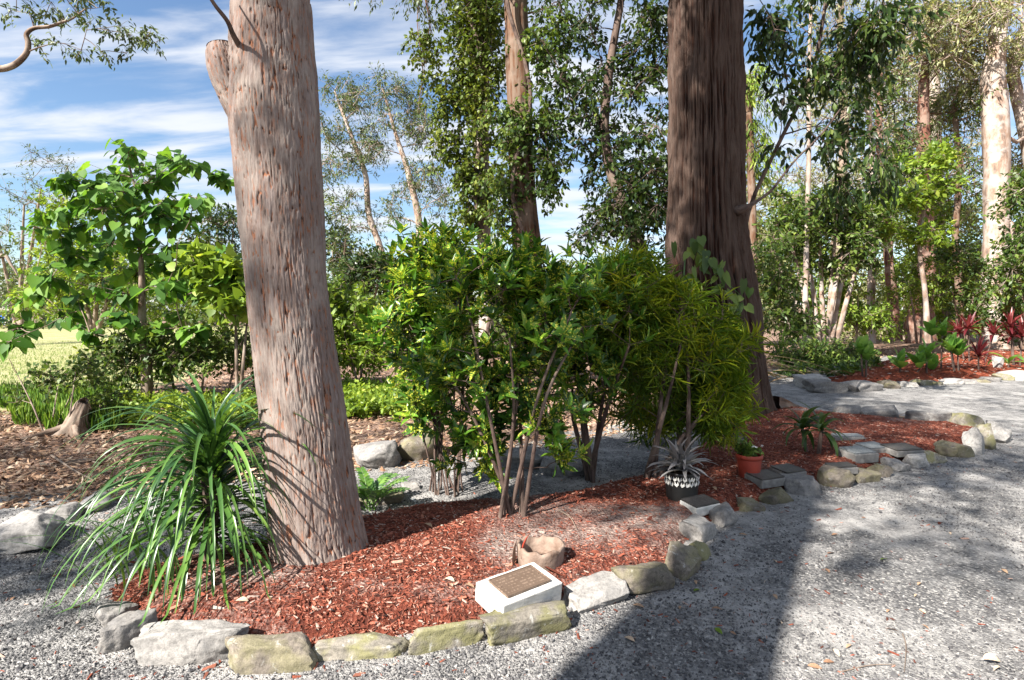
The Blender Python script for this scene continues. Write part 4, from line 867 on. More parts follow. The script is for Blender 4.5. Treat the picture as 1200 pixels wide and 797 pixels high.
thicket('bush', 'lime green bush at the foot of the slender pale trunk', 1010, 403, 20, [(0, 0, -20, 360), (4, 0, 20, 350), (-6, 0, -4, 340)], [(1000, 365, 24, 22, 16, .8), (1030, 378, 26, 18, 16, .8), (985, 340, 20, 18, 9, .7)], 'leaf_lime', 113, .42, .17, .08, group=UND, w0=3)
thicket('bush', 'pale green sunlit bush before the thick dark red trunk', 1075, 402, 21, [(0, 0, -10, 330), (4, 0, 10, 320)], [(1078, 318, 22, 26, 16, .8), (1060, 345, 20, 18, 10, .7), (1095, 345, 16, 20, 8, .7)], 'leaf_lime', 115, .42, .16, .07, group=UND, w0=3)
thicket('bush', 'mid green bush between the thick dark trunk and white gum', 1130, 404, 22, [(0, 0, -14, 340), (2, 0, 14, 330)], [(1128, 330, 26, 36, 22, .9), (1145, 370, 18, 20, 10, .8), (1108, 300, 20, 24, 10, .8)], 'leaf_mid', 117, .5, .2, .09, group=UND, w0=3)
thicket('bush', 'dark bush behind the dead palm fronds beside the huge trunk', 918, 405, 17, [(0, 0, -14, 330), (6, 0, 18, 320)], [(915, 350, 24, 36, 22, .8), (900, 300, 20, 40, 14, .8), (935, 375, 22, 20, 14, .8)], 'leaf_mid', 119, .45, .18, .08, group=UND, w0=3)
thicket('low_bush', 'low leafy plants below the multi-stemmed shrub', 960, 420, 15.5, [(0, 0, -20, 405), (0, 0, 20, 402)], [(950, 408, 30, 6, 13, .9), (985, 411, 26, 5, 9, .9), (930, 415, 22, 5, 7, .6)], 'leaf_mid', 121, .26, .14, .06, 8, 7, group=UND, w0=2)
thicket('bush', 'shaded bush at the right edge behind the red cordylines', 1196, 408, 21, [(0, 0, -10, 360), (0, 0, 12, 350)], [(1190, 370, 22, 28, 18, .9), (1215, 350, 26, 40, 16, .9)], 'leaf_mid', 123, .5, .19, .09, group=UND, w0=3)
for k_, (x_, Y_, h_, lm) in enumerate(((890, 27, 250, 'leaf_pale'), (935, 30, 270, 'leaf_lime'), (1000, 29, 280, 'leaf_pale'), (1060, 31, 290, 'leaf_lime'), (1110, 30, 270, 'leaf_lime'), (1150, 33, 260, 'leaf_pale'), (1200, 32, 240, 'leaf_lime'), (1245, 26, 260, 'leaf_mid'))):
    thicket('background_bush', ORD[k_] + ' tall bush from the left behind the trunks of the wood', x_, 398, Y_, [(0, 0, -14, h_ + 40), (0, 0, 14, h_ + 30), (0, 0, 0, h_ + 10)], [(x_, h_ + 40, 32, 44, 34, 1.4), (x_ + 8, h_ + 95, 34, 40, 28, 1.4), (x_ - 6, h_ - 20, 26, 30, 14, 1.2)], lm, 130 + k_, .8, .27, .12, 9, 7, group='tall bushes behind the wood', w0=3)

# --- bushes left and centre
MIDB = 'bushes behind the path'
thicket('bush', 'sunlit lime vine bush just right of the leaning trunk', 420, 455, None, [(0, 0, -20, 380), (0, 0, 20, 370), (4, 0, 0, 360)], [(410, 370, 30, 26, 26, .8), (435, 400, 24, 26, 20, .7), (400, 410, 22, 26, 16, .7), (390, 350, 18, 16, 8, .6)], 'leaf_lime', 151, .36, .13, .075, 9, 8, group=MIDB, w0=3)
thicket('bush', 'dark rounded bush behind the lime vine bush', 432, 402, 17, [(0, 0, -10, 310), (0, 0, 14, 310)], [(440, 310, 26, 20, 20, 1), (420, 330, 26, 22, 18, 1), (455, 335, 20, 20, 12, .9), (465, 320, 16, 14, 6, .7)], 'leaf_dark', 153, .45, .18, .08, group=MIDB, w0=4)
thicket('bush', 'olive green bush below the far left gum', 395, 402, 21, [(0, 0, -6, 280), (0, 0, 10, 280)], [(395, 280, 24, 28, 22, 1), (405, 320, 26, 26, 20, 1), (380, 250, 14, 16, 6, .8)], 'leaf_euc', 155, .55, .19, .08, group=MIDB, w0=4)
thicket('bush', 'bright bush below the far right gum', 505, 400, 20, [(0, 0, -10, 320), (0, 0, 14, 310)], [(500, 320, 30, 22, 22, 1), (525, 300, 18, 16, 9, .8), (480, 345, 26, 22, 16, 1), (540, 320, 22, 24, 12, 1)], 'leaf_lime', 157, .5, .17, .08, group=MIDB, w0=4)
thicket('bush', 'bush seen through gaps below the rough trunk', 640, 400, 18, [(0, 0, -10, 330), (0, 0, 14, 330)], [(640, 340, 40, 24, 22, 1), (690, 330, 34, 24, 18, 1), (600, 350, 34, 24, 16, 1), (740, 345, 34, 24, 16, 1)], 'leaf_mid', 159, .5, .17, .08, group=MIDB, w0=4)
thicket('bush', 'leafy bush behind the speckled shrub on the path edge', 520, 440, 13, [(0, 0, -30, 390), (0, 0, 30, 385), (0, 0, 90, 390)], [(500, 390, 36, 26, 24, .8), (560, 395, 40, 24, 24, .8), (640, 400, 50, 22, 22, .8), (730, 400, 50, 22, 20, .8)], 'leaf_mid', 161, .42, .14, .07, group=MIDB, w0=4)
thicket('background_tree', 'yellow green bushy tree behind the heart-leaved sapling', 110, 402, 20, [(0, 0, -30, 280), (0, 0, 10, 260), (0, 0, 40, 290)], [(95, 300, 46, 40, 38, 1.6), (140, 330, 50, 40, 32, 1.5), (60, 350, 40, 34, 24, 1.4), (190, 350, 44, 34, 22, 1.4), (75, 250, 24, 20, 9, 1), (230, 320, 36, 40, 18, 1.4)], 'leaf_lime', 163, .6, .19, .09, 9, 8, cat='tree', w0=6)
thicket('background_tree', 'sparse grey green tree at the left edge beyond the lawn', 22, 402, 27, [(0, 0, 6, 240), (0, 0, -24, 280), (0, 0, 26, 220)], [(30, 230, 22, 30, 9, 1.5), (50, 190, 18, 22, 6, 1.5), (8, 270, 24, 34, 12, 1.5), (0, 340, 30, 34, 14, 1.5), (35, 330, 26, 30, 10, 1.4)], 'leaf_euc', 165, .7, .17, .05, 8, 7, cat='tree', w0=6)
thicket('background_tree', 'dark blue green tree between sapling and leaning trunk', 262, 402, 17, [(0, 0, -8, 270), (0, 0, 12, 260)], [(262, 262, 22, 22, 16, 1), (250, 300, 30, 26, 20, 1), (280, 330, 26, 30, 16, 1)], 'leaf_dark', 167, .5, .17, .07, cat='tree', w0=4)
thicket('undergrowth_bush', 'dark tangled undergrowth behind the heart-leaved sapling', 215, 468, None, [(-40, 0, -70, 410), (-10, 0, -20, 400), (20, 0, 30, 400), (50, 0, 70, 395)], [(165, 415, 36, 30, 24, .8), (215, 410, 40, 32, 28, .8), (265, 405, 34, 36, 26, .8), (130, 440, 26, 20, 9, .6)], 'leaf_mid', 169, .36, .12, .06, 8, 7, mat='stem_dark', cat='bush', w0=3)
thicket('background_tree', 'low green tree past the right end of the lawn', 330, 402, 24, [(0, 0, -20, 320), (0, 0, 20, 310)], [(310, 330, 44, 40, 28, 1.4), (365, 340, 34, 34, 20, 1.4)], 'leaf_lime', 171, .6, .2, .09, cat='tree', w0=4)
# far wood: one mass
rg = rngs(181); mb = MB(); mt = MB(); C_ = []
for q in range(620):
    ax = rg.uniform(-1.25, 1.25); Yq = rg.uniform(52, 78); px_ = 600 + ax * F
    top_ = 3.2 + 1.5 * math.sin(px_ * .021) + (14 if px_ > 870 else 0) * min(1, (px_ - 870) / 120 if px_ > 870 else 0) + (1.5 if px_ < 330 else 0)
    C_.append([ax * Yq, Yq, rg.uniform(.3, max(1.5, top_))])
C_ = np.array(C_); P_, D_, N_, s_, e_ = foliage(rg, C_, 2.2, 11, 7, .5, .3, .2); mb.leaves(P_, D_, N_, .55, .28, 'rhomb', rng=rg)
tag(mb.build('far_woodland', G['leaf_euc']), 'hazy line of far trees along the horizon', 'woodland', kind='stuff')

# --- trees behind the photographer whose shade falls into the picture
def shade_tree(label, x_, y_, r_, h_, seed, cl, ntw=9, nlf=8, L=.16, rad=.7, W=.06, lean=(0, 0)):
    rows = [[x_, y_, -.05, r_ * 1.15], [x_, y_, .6, r_], [x_ + .05, y_, h_ * .4, r_ * .96], [x_, y_ + .05, h_ * .7, r_ * .8], [x_ + .1, y_, h_, r_ * .4], [x_ + .15, y_, h_ * 1.25, .04]]
    rows = [[q[0] + lean[0] * max(0, q[2]), q[1] + lean[1] * max(0, q[2]), q[2], q[3]] for q in rows]
    return tree('gum_tree', label, rows, G['bark_rough'], cl, rad, None, 'leaf_euc', ntw, nlf, L, W, .5, .1, 'rhomb', h_ * .55, seed, group='trees behind the photographer', sides=24)
def crown_at(seed, boxes):
    rg = rngs(seed); return np.concatenate([rg.uniform(a[:3], a[3:6], (a[6], 3)) for a in boxes])
SH = np.array([.843, .843])               # ground shift of a shadow per metre of height
def shade_for(seed, l):
    """crown clumps over the ground spots (x0,x1,y0,y1,h0,h1,n) they shade"""
    rg = rngs(seed); o = []
    for x0, x1, y0, y1, h0, h1, n in l:
        g = rg.uniform([x0, y0], [x1, y1], (n, 2)); h = rg.uniform(h0, h1, n); o.append(np.column_stack([g - h[:, None] * SH, h]))
    return np.concatenate(o)
shade_tree('large gum behind the photographer, shading the right of the mulch bed', -2.86, -2.94, .50, 8.6, 191,
           shade_for(192, [(1.9, 5.2, 5.4, 7.8, 8.0, 10.5, 44), (1.3, 2.6, 4.5, 5.6, 8, 9.5, 11), (2.6, 6.5, 7.5, 10.5, 9, 12, 40), (2.5, 5.0, 8.5, 13, 11, 14.5, 24), (.2, 1.6, 5.6, 7.5, 8.5, 11, 4)] + [(2.6 + 5.2 * k_ / 12, 3.7 + 5.2 * k_ / 12, 7.9 + 5.2 * k_ / 12, 8.5 + 5.2 * k_ / 12, 10.5, 14.5, 7) for k_ in range(13)] + [(.1, 1.8, 4.7, 6.3, 9.5, 12, 6)]), 9, 9, .16, .62, lean=(-.25, .05))
shade_tree('gum behind the photographer on the left, shading the leaf litter', -11.0, -2.0, .3, 7.5, 193,
           shade_for(194, [(-7.5, -3.0, 4.5, 7.0, 7, 9.5, 60), (-3.6, -2.1, 3.1, 3.8, 6.5, 8, 16), (-2.4, -1.6, 4.0, 4.9, 7, 8.5, 6), (-5, -1, 6.2, 8.5, 9, 12, 24)]), 8, 8, .15, .5)
shade_tree('gum behind the photographer on the right, dappling the gravel path', 1.6, -5.4, .28, 8, 195,
           shade_for(196, [(2.9, 6.5, 4.3, 6.2, 7.5, 10, 17), (3.2, 9.5, 7.5, 10, 8, 11, 26), (2.2, 4.6, 3.1, 4.0, 8, 9, 6), (6, 11, 5, 8, 8, 11, 20), (1.6, 2.1, 3.9, 4.8, 8, 9, 4)]), 8, 8, .15, .5)

# ------------------------------------------------------------------ shrubs in the bed
def rosettes(rg, C_, ax, n, openang=60, jit=.2):
    k = len(C_); ax = unit(ax); ref = np.where(np.abs(ax[:, 2:3]) > .9, np.array([[1., 0, 0]]), np.array([[0, 0, 1.]])); u = unit(np.cross(ax, ref)); v = np.cross(ax, u)
    th = (np.arange(n) * 2.4)[None] + rg.uniform(0, 6.28, (k, 1)); op = np.radians(openang * (.45 + .75 * np.arange(n) / n))[None] + rg.normal(size=(k, n)) * jit
    rad = np.cos(th)[..., None] * u[:, None] + np.sin(th)[..., None] * v[:, None]
    D = unit(ax[:, None] * np.cos(op)[..., None] + rad * np.sin(op)[..., None]); N = unit(ax[:, None] * np.sin(op)[..., None] - rad * np.cos(op)[..., None])
    P = np.repeat(C_[:, None], n, 1) - ax[:, None] * (np.arange(n) * .006)[None, :, None]
    return P.reshape(-1, 3), D.reshape(-1, 3), N.reshape(-1, 3)
def leaf_parts(parent, datas, P, D, N, L, W, idx, name='leaf'):
    base = np.array(parent.location); S = np.cross(N, D)
    for q, i in enumerate(idx):
        M = Matrix(np.column_stack([np.column_stack([D[i] * L[i], S[i] * W[i], N[i] * L[i], P[i] - base]).T.tolist() and np.column_stack([D[i] * L[i], S[i] * W[i], N[i] * L[i], P[i] - base])]).tolist() + [[0, 0, 0, 1]])
        o = bpy.data.objects.new(name, datas[q % len(datas)]); COL.objects.link(o); o.parent = parent; o.matrix_basis = M
def tpl_data(tpl, mat, rnds):
    o_ = []
    for r_ in rnds:
        m_ = MB(); m_.leaves(np.zeros((1, 3)), np.array([[1., 0, 0]]), np.array([[0, 0, 1.]]), 1.0, 1.0, tpl, rnd=np.array([r_])); o = m_.build('leaf', mat); o_.append(o.data); bpy.data.objects.remove(o)
    return o_
def rosette_shrub(name, label, bases, clumps, nros, nleaf, L, W, lmat, seed, parts=250, rad=.16, openang=65, stem='stem_dark', w0=.02, cat='shrub', tpl='lance', upb=.9, group=None):
    rg = rngs(seed); t = thing(name, label, cat, bases[0], group); sms = []; tr = []
    ctr = clumps.mean(0)
    for b in bases:
        tgt = clumps[rg.integers(len(clumps))]; mid = b + (tgt - b) * .5 + np.array([0, 0, .1]) + rg.normal(size=3) * .05
        r_ = smoothpath([[*(b + rg.normal(size=3) * [.03, .03, 0] - [0, 0, .03]), w0], [*mid, w0 * .7], [*tgt, w0 * .35]], 12); mb = MB(); mb.tube(r_[:, :3], r_[:, 3], 7, rough=.2, seed=seed % 11); sms.append(mb); tr.append(r_)
    tr = np.concatenate(tr); _, own = grow(rg, tr, clumps, None, bases[0][2] + .25, .012, .004, 5, .1, roots=np.repeat(np.arange(len(bases)), 12), mbs=sms)
    ci = rg.integers(len(clumps), size=nros); d = unit(rg.normal(size=(nros, 3)) + [0, 0, .25]); rc = clumps[ci] + d * rad * rg.uniform(.4, 1.2, (nros, 1))
    for k_, m_ in enumerate(sms):
        q_ = own[ci] == k_; m_.sticks(clumps[ci][q_], rc[q_], .004, .003)
    build_all(sms, 'stem', G[stem], t)
    out_ = unit(rc - ctr); ax = out_ * .6 + d * .3 + [0, -.05, upb] + rg.normal(size=(nros, 3)) * .25
    P, D, N = rosettes(rg, rc, ax, nleaf, openang); n = len(P); Ls = L * rg.uniform(.6, 1.2, n); Ws = W * rg.uniform(.75, 1.2, n); rn = np.clip(np.repeat(rg.uniform(.05, .95, nros), nleaf) + rg.normal(size=n) * .12, 0, 1)
    near = P[:, 1] + .25 * np.abs(P[:, 0] - ctr[0]) - .15 * P[:, 2]; idx = np.argsort(near)[:parts * 2]; idx = rg.permutation(idx)[:parts]
    leaf_parts(t, tpl_data(tpl, G[lmat], (.15, .35, .5, .65, .8, .95)), P, D, N, Ls, Ws, idx)
    k = np.ones(n, bool); k[idx] = False; m3 = MB(); m3.leaves(P[k], D[k], N[k], Ls[k], Ws[k], tpl, rn[k]); m3.build('foliage', G[lmat], t, kind='stuff'); return t
def pxc(seed, Y, l): return blobs(seed, Y, l)
b = bed_pt(604, 606)
bs = [b + [dx, dy, 0] for dx, dy in ((0, 0), (-.05, .02), (.05, .03), (-.09, -.02), (.02, .08), (.08, -.02), (-.04, .09))]
cl = pxc(201, 4.35, [(575, 345, 62, 50, 42, .4), (630, 375, 60, 50, 40, .4), (545, 430, 52, 48, 30, .4), (600, 450, 50, 45, 22, .35), (565, 520, 40, 30, 16, .25, -.1), (640, 470, 30, 40, 10, .3), (610, 320, 50, 28, 18, .35)])
rosette_shrub('speckled_shrub', 'yellow-speckled glossy shrub with bare stems behind the clay pot ring', bs, cl, 560, 8, .135, .042, 'leaf_gold', 202, 270, .17, 66, w0=.017)
b = bed_pt(527, 583)
cl = pxc(203, 4.95, [(505, 330, 46, 42, 34, .4), (475, 385, 32, 40, 20, .35), (530, 300, 46, 26, 18, .35), (520, 400, 44, 50, 28, .4), (480, 440, 34, 24, 10, .3), (500, 470, 40, 30, 16, .3)])
rosette_shrub('glossy_shrub', 'darker glossy shrub with many thin bare stems left of the speckled shrub', [b + [dx, dy, 0] for dx, dy in rngs(7).uniform([-.16, -.08], [.16, .1], (15, 2))], cl, 430, 8, .145, .045, 'leaf_gold', 204, 200, .18, 66, w0=.009)
b = bed_pt(690, 567)
cl = pxc(205, 5.15, [(690, 340, 52, 40, 32, .4), (670, 400, 40, 48, 26, .4), (720, 390, 44, 50, 26, .4), (690, 450, 46, 36, 16, .35), (650, 430, 24, 30, 8, .3)])
rosette_shrub('speckled_shrub', 'dark multi-stemmed shrub between the speckled and fine-leaved shrubs', [b + [dx, dy, 0] for dx, dy in ((0, 0), (.04, .03), (-.05, .02), (.02, -.04), (-.02, .05))], cl, 400, 8, .13, .036, 'leaf_gold', 206, 180, .18, 64, w0=.028)
# low sprig of bright leaves
b = bed_pt(612, 600)
cl = np.array([at(655, 538, 4.25), at(668, 528, 4.28), at(640, 548, 4.22), at(635, 500, 4.3)])
rosette_shrub('speckled_sprig', 'low bright speckled sprig reaching right under the shrubs', [b], cl, 16, 8, .13, .04, 'leaf_gold', 208, 100, .1, 72, w0=.008, cat='plant')
# fine-leaved croton
b = bed_pt(767, 561)
cl = pxc(209, 5.35, [(742, 338, 48, 36, 36, .5), (792, 386, 56, 36, 46, .55), (832, 418, 36, 34, 38, .5), (780, 430, 62, 44, 46, .5), (828, 460, 42, 36, 34, .45), (720, 400, 28, 50, 18, .4), (800, 490, 44, 22, 18, .35), (850, 480, 16, 30, 10, .3), (710, 345, 30, 30, 12, .4), (735, 480, 22, 30, 8, .3)])
bs = [b + [dx, dy, 0] for dx, dy in ((0, 0), (.05, .04), (-.12, 0), (.12, .08), (.35, .2), (.4, .25), (.3, .1))]
rosette_shrub('fine_leaved_shrub', 'rounded fine-leaved yellow green croton shrub before the huge trunk', bs, cl, 1700, 14, .165, .0075, 'leaf_thread', 210, 270, .19, 80, w0=.026, tpl='lance', upb=.35)
# climbing plant on the huge trunk
t = thing('climbing_plant', 'large-leaved climber hanging on the front of the huge trunk', 'vine', at(815, 350, 7.75)); rg = rngs(211); mb = MB(); q = smoothpath([[*at(790, 420, 7.8), .01], [*at(800, 340, 7.78), .01], [*at(808, 290, 7.85), .008], [*at(840, 320, 7.7), .006], [*at(872, 350, 7.7), .004]], 30); mb.tube(q[:, :3], q[:, 3], 6); mb.build('vine_stem', G['leaf_strap'], t)
n = 46; i = rg.integers(4, 30, n); P = q[i, :3] + rg.normal(size=(n, 3)) * [.10, .04, .10] + [0, -.06, 0]; D = unit(rg.normal(size=(n, 3)) * [.5, .25, .3] + [0, -.2, -.9]); N = rg.normal(size=(n, 3)) * .35 + [-.2, -1, .3]; N = unit(N - D * (N * D).sum(1, keepdims=True))
leaf_parts(t, tpl_data('heart', G['leaf_mid'], (.2, .4, .6, .8, .95)), P, D, N, rg.uniform(.12, .24, n), rg.uniform(.07, .13, n), range(n))

# ------------------------------------------------------------------ strap-leaved plant (front left)
b = bed_pt(246, 655); rg = rngs(221)
ts = thing('strap_leaf_plant', 'big arching strap-leaved plant left of the leaning trunk', 'plant', b)
mb = MB(); q = smoothpath([[0, 0, -.03, .045], [.0, .02, .25, .04], [-.02, .04, .45, .045], [-.02, .05, .57, .03]], 16); mb.tube(q[:, :3], q[:, 3], 10, rough=.25); o = mb.build('stem', G['stem_dark']); o.parent = ts
for q in range(330):
    f_ = min(1.0, q / 270.0); hgt = .26 + .32 * (1 - f_) + rg.normal() * .03 - (rg.uniform(0, .18) if q > 270 else 0); pitch = 84 - 66 * f_ ** .8 + rg.normal() * 9; L_ = rg.uniform(.62, 1.0) * (1 - .25 * (f_ < .12))
    dr = (70 + 85 * min(1, f_ * 1.6) + rg.normal() * 18); yaw = q * 2.399 + rg.normal() * .25
    dr = min(dr * 1.3, pitch + 86)
    V, f = arch_leaf(L_, rg.uniform(.017, .030), pitch, dr, 15, rg.uniform(.15, .5), .55, rg.normal() * .5)
    zz_ = V[:, 2] + hgt; low = zz_ < .012
    V[:, 2] = np.where(low, .012 + .01 * (zz_ - .012), zz_) - hgt
    o = mk('leaf', V, f, G['leaf_strap'], None, True, {'rnd': np.full(len(V), float(np.clip(rg.normal(.5, .28), 0, 1)))})
    o.parent = ts; o.location = (rg.normal() * .012 - .01, .03 + rg.normal() * .012, hgt); o.rotation_euler = (0, 0, yaw)
# long grass-like blades at its left foot
for q in range(26):
    V, f = arch_leaf(rg.uniform(.45, .8), rg.uniform(.010, .018), 82 + rg.normal() * 6, 40 + rg.uniform(0, 70), 11, .3, .6, rg.normal() * .4)
    o = mk('blade', V, f, G['leaf_strap'], None, True, {'rnd': np.full(len(V), float(rg.uniform(.4, 1)))}); pp = bed_pt(rg.uniform(118, 215), rg.uniform(672, 705))
    o.parent = ts; o.location = [float(v) for v in (pp - b - [0, 0, .02])]; o.rotation_euler = (0, 0, rg.uniform(1.6, 4.7))

# ------------------------------------------------------------------ heart-leaved sapling (left)
b = gp(172, 470); YS = b[1]; rg = rngs(231)
tt = thing('heart_leaved_sapling', 'sapling with big heart-shaped leaves left of the leaning trunk', 'tree', b)
mb = MB(); q = smoothpath(pxrows([(173, 474, 13), (171, 420, 11), (167, 380, 8.5), (166, 330, 7), (164, 280, 5), (160, 230, 3.6), (150, 190, 2)], YS), 40); mb.tube(q[:, :3], q[:, 3], 10, rough=.1); mb.build('trunk', G['bark_grey'], tt)
cps = [(150, 178, 14), (160, 195, 16), (135, 205, 14), (185, 205, 14), (205, 190, 14), (220, 195, 14), (110, 215, 16), (92, 225, 14), (75, 210, 10), (120, 245, 18), (150, 245, 18), (180, 245, 18), (205, 235, 12), (228, 232, 11), (215, 255, 10), (100, 265, 16), (70, 275, 14), (45, 268, 12), (130, 285, 16), (165, 290, 14), (195, 290, 14), (85, 300, 14), (60, 325, 14), (30, 350, 12), (20, 385, 12), (90, 350, 12), (120, 330, 14), (150, 345, 14), (195, 335, 14), (220, 325, 18), (245, 310, 18), (265, 330, 18), (240, 345, 16), (265, 355, 12), (210, 370, 12), (180, 385, 9), (255, 205, 7), (262, 212, 6), (140, 375, 10), (75, 370, 9), (105, 390, 9), (195, 425, 8), (230, 385, 9), (145, 225, 16), (170, 215, 14), (200, 260, 12), (115, 225, 14), (140, 265, 14), (80, 250, 10), (55, 250, 9), (205, 310, 14), (230, 300, 14), (180, 310, 12), (110, 305, 12), (45, 340, 10), (12, 400, 9), (160, 320, 12), (255, 300, 12)]
C_ = np.array([at(x_, y_, YS + rg.normal() * .5) for x_, y_, _ in cps]); lm_, own = grow(rg, q, C_, None, 1.0, .009, .009, 6, .12)
P, D, N, L_ = [], [], [], []
for ic, (c, (_, _, r_)) in enumerate(zip(C_, cps)):
    n = int(10 + r_ * 1.35); pt = c + rg.normal(size=(n, 3)) * np.array([1, 1, .7]) * r_ / F * YS * .62; dd = unit(pt - c + rg.normal(size=(n, 3)) * .08); D.append(unit(dd * .8 + [0, -.1, -.75] + rg.normal(size=(n, 3)) * .25)); P.append(pt)
    nn = rg.normal(size=(n, 3)) * .4 + dd * .5 + [-.1, -.35, .9]; N.append(nn); L_.append(rg.uniform(.11, .235, n)); lm_[own[ic]].sticks(np.repeat(c[None], n, 0), pt, .005, .003)
build_all(lm_, 'limb', G['bark_grey'], tt); P, D, N, L_ = map(np.concatenate, (P, D, N, L_)); N = unit(N - D * (N * D).sum(1, keepdims=True))
idx = np.arange(len(P)); rg.shuffle(idx); leaf_parts(tt, tpl_data('heart', G['leaf_heart'], (.1, .3, .45, .6, .75, .95)), P, D, N, L_, L_ * .88, idx[:300])
m3 = MB(); r_ = idx[300:]
if len(r_): m3.leaves(P[r_], D[r_], N[r_], L_[r_], L_[r_] * .88, 'heart', rng=rg); m3.build('foliage', G['leaf_heart'], tt, kind='stuff')
# second slim stem beside it
thicket('heart_leaved_shrub', 'lower pale-leaved shrub between the sapling and leaning trunk', 278, 478, None, [(0, 0, -3, 330), (3, 0, 14, 350)], [(258, 325, 26, 22, 14, .5), (268, 355, 16, 14, 6, .4), (240, 305, 16, 12, 5, .4)], 'leaf_lime', 233, .3, .17, .14, 5, 5, cat='shrub', w0=5, tpl='heart')

# ------------------------------------------------------------------ fern-like plant right of the leaning trunk
b = bed_pt(432, 602); rg = rngs(241); tf = thing('fern_plant', 'small fern-like plant with leaflet fronds right of the leaning trunk', 'plant', b)
for q in range(15):
    yaw = q * 2.4; ptc = R(rg.uniform(48, 82)); L0 = rg.uniform(.3, .48); n = 13; u = np.linspace(0, 1, 14); an = ptc - 1.0 * u ** 1.5; px_ = np.cumsum(np.cos(an)) * L0 / 14; pz_ = np.cumsum(np.sin(an)) * L0 / 14
    sp = np.column_stack([px_ * math.cos(yaw), px_ * math.sin(yaw), pz_]) ; m_ = MB(); m_.tube(sp, np.linspace(.005, .002, 14), 5, rnd=.8)
    side = np.array([-math.sin(yaw), math.cos(yaw), 0]); tg = unit(np.gradient(sp, axis=0)); up_n = np.cross(tg, side) * -1
    for sg in (-1, 1):
        k = np.arange(5, 14); m_.leaves(sp[k], unit(side * sg * .85 + tg[k] * .5 + [0, 0, .15]), unit(up_n[k] * -1 + side * sg * -.1) * np.sign((up_n[k] * -1)[:, 2:3] + 1e-6), .075 * (1 - .4 * (k - 5) / 9), .032, 'lance', rng=rg)
    o = m_.build('frond', G['leaf_strap']); o.parent = tf; o.location = (rg.normal() * .03, rg.normal() * .03, -.01)

# ------------------------------------------------------------------ cordylines, cannas and other rosette plants
def rosette_plant(name, label, base, mat, n, L, W, seed, cane=0.0, pitch=(75, 5), droop=(30, 80), cat='plant', group=None, tip=.5, heads=1, canemat='stem_dark', fold=.3, spread=.12, wprof=None):
    rg = rngs(seed); t = thing(name, label, cat, base - np.array([0, 0, .02]), group)
    datas = []
    for k in range(6):
        f_ = k / 5; datas.append(leafdata('leaf', G[mat], L=L, W=W, pitch=pitch[0] + (pitch[1] - pitch[0]) * f_, droop=droop[0] + (droop[1] - droop[0]) * f_, seg=8, fold=fold, tip=tip, rnd=float(rg.uniform(.2, .95)), wprof=wprof))
    for h in range(heads):
        hx, hy = (rg.normal(size=2) * spread if heads > 1 else (0, 0)); ch = cane * rg.uniform(.65, 1.0) if heads > 1 else cane
        if cane > 0:
            m_ = MB(); m_.tube([[hx * .6, hy * .6, -.02], [hx * .8, hy * .8, ch * .5], [hx, hy, ch + .02]], [.022, .02, .016], 8, rough=.15, seed=seed % 9); o = m_.build('cane', G[canemat]); o.parent = t
        for q in range(n):
            k = min(5, int(6 * q / n)); put('leaf', datas[k], t, (hx + rg.normal() * .01, hy + rg.normal() * .01, ch + .04 * (1 - q / n)), q * 2.4 + rg.normal() * .2, rg.uniform(.75, 1.15), rg.normal() * .15)
    return t
rosette_plant('cordyline', 'drooping dark green plant in shade right of the huge trunk', bed_pt(953, 530), 'leaf_dark', 17, .36, .05, 251, .30, (70, -5), (70, 120), cat='plant', heads=2, spread=.09)
oval = lambda t: np.sin(np.pi * np.clip(t * .93 + .05, 0, 1)) ** .8 * np.where(t < .15, .35 + t * 4.3, 1)
CAN = 'broad-leaved plants in the far bed'
for k_, (x_, y_, hd, cn, lab) in enumerate(((1014, 441, 2, .55, 'leggy broad-leaved plant on two canes, leftmost in the far bed'), (1056, 441, 2, .22, 'bright low broad-leaved plant left of centre in the far bed'), (1086, 437, 1, .35, 'single broad-leaved cane left of the tall clump in the far bed'),
                                   (1094, 439, 1, .12, 'low bright rosette below the tall clump in the far bed'), (1100, 432, 2, .85, 'tallest broad-leaved plant in the far bed'), (1124, 433, 3, .45, 'wide broad-leaved clump right of the tallest in the far bed'))):
    rosette_plant('broad_leaved_plant', lab, far_pt(x_, y_), 'leaf_canna', 8, .44, .20, 260 + k_, cn, (84, 42), (15, 45), group=CAN, heads=hd, canemat='stem_dark', wprof=oval, fold=.2, spread=.14)
for k_, (x_, y_, cn, hd, lab) in enumerate(((1138, 424, 1.15, 3, 'dark red cordyline left of the big white gum'), (1192, 428, 1.1, 4, 'dark red cordyline at the right edge of the photo'), (1147, 432, .3, 1, 'small dark red cordyline low in the far bed'))):
    rosette_plant('cordyline', lab, far_pt(x_, y_), 'leaf_red', 22, .5, .07, 270 + k_, cn, (82, 0), (15, 60), group='red cordylines in the far bed', heads=hd, spread=.22)
rosette_plant('arching_plant', 'pale arching broad leaf plant near the right edge of the far bed', far_pt(1182, 431), 'leaf_canna', 6, .6, .14, 279, .1, (60, 30), (90, 110), group=CAN, wprof=oval)
t = thing('stump_block', 'small pale upright block in the far bed near the right edge', 'block', far_pt(1171, 431)); V, Fc = rock_shape(33, (.22, .2, .34), 4, .6, 3); o = mk('block', V + [0, 0, .13], [Fc], G['rock_pale']); o.parent = t
# low palm-like plant behind the huge trunk
rosette_plant('arching_plant', 'green arching fan plant right of the huge trunk base', gp(915, 428), 'leaf_mid', 18, 1.1, .06, 281, .2, (85, 30), (40, 90))
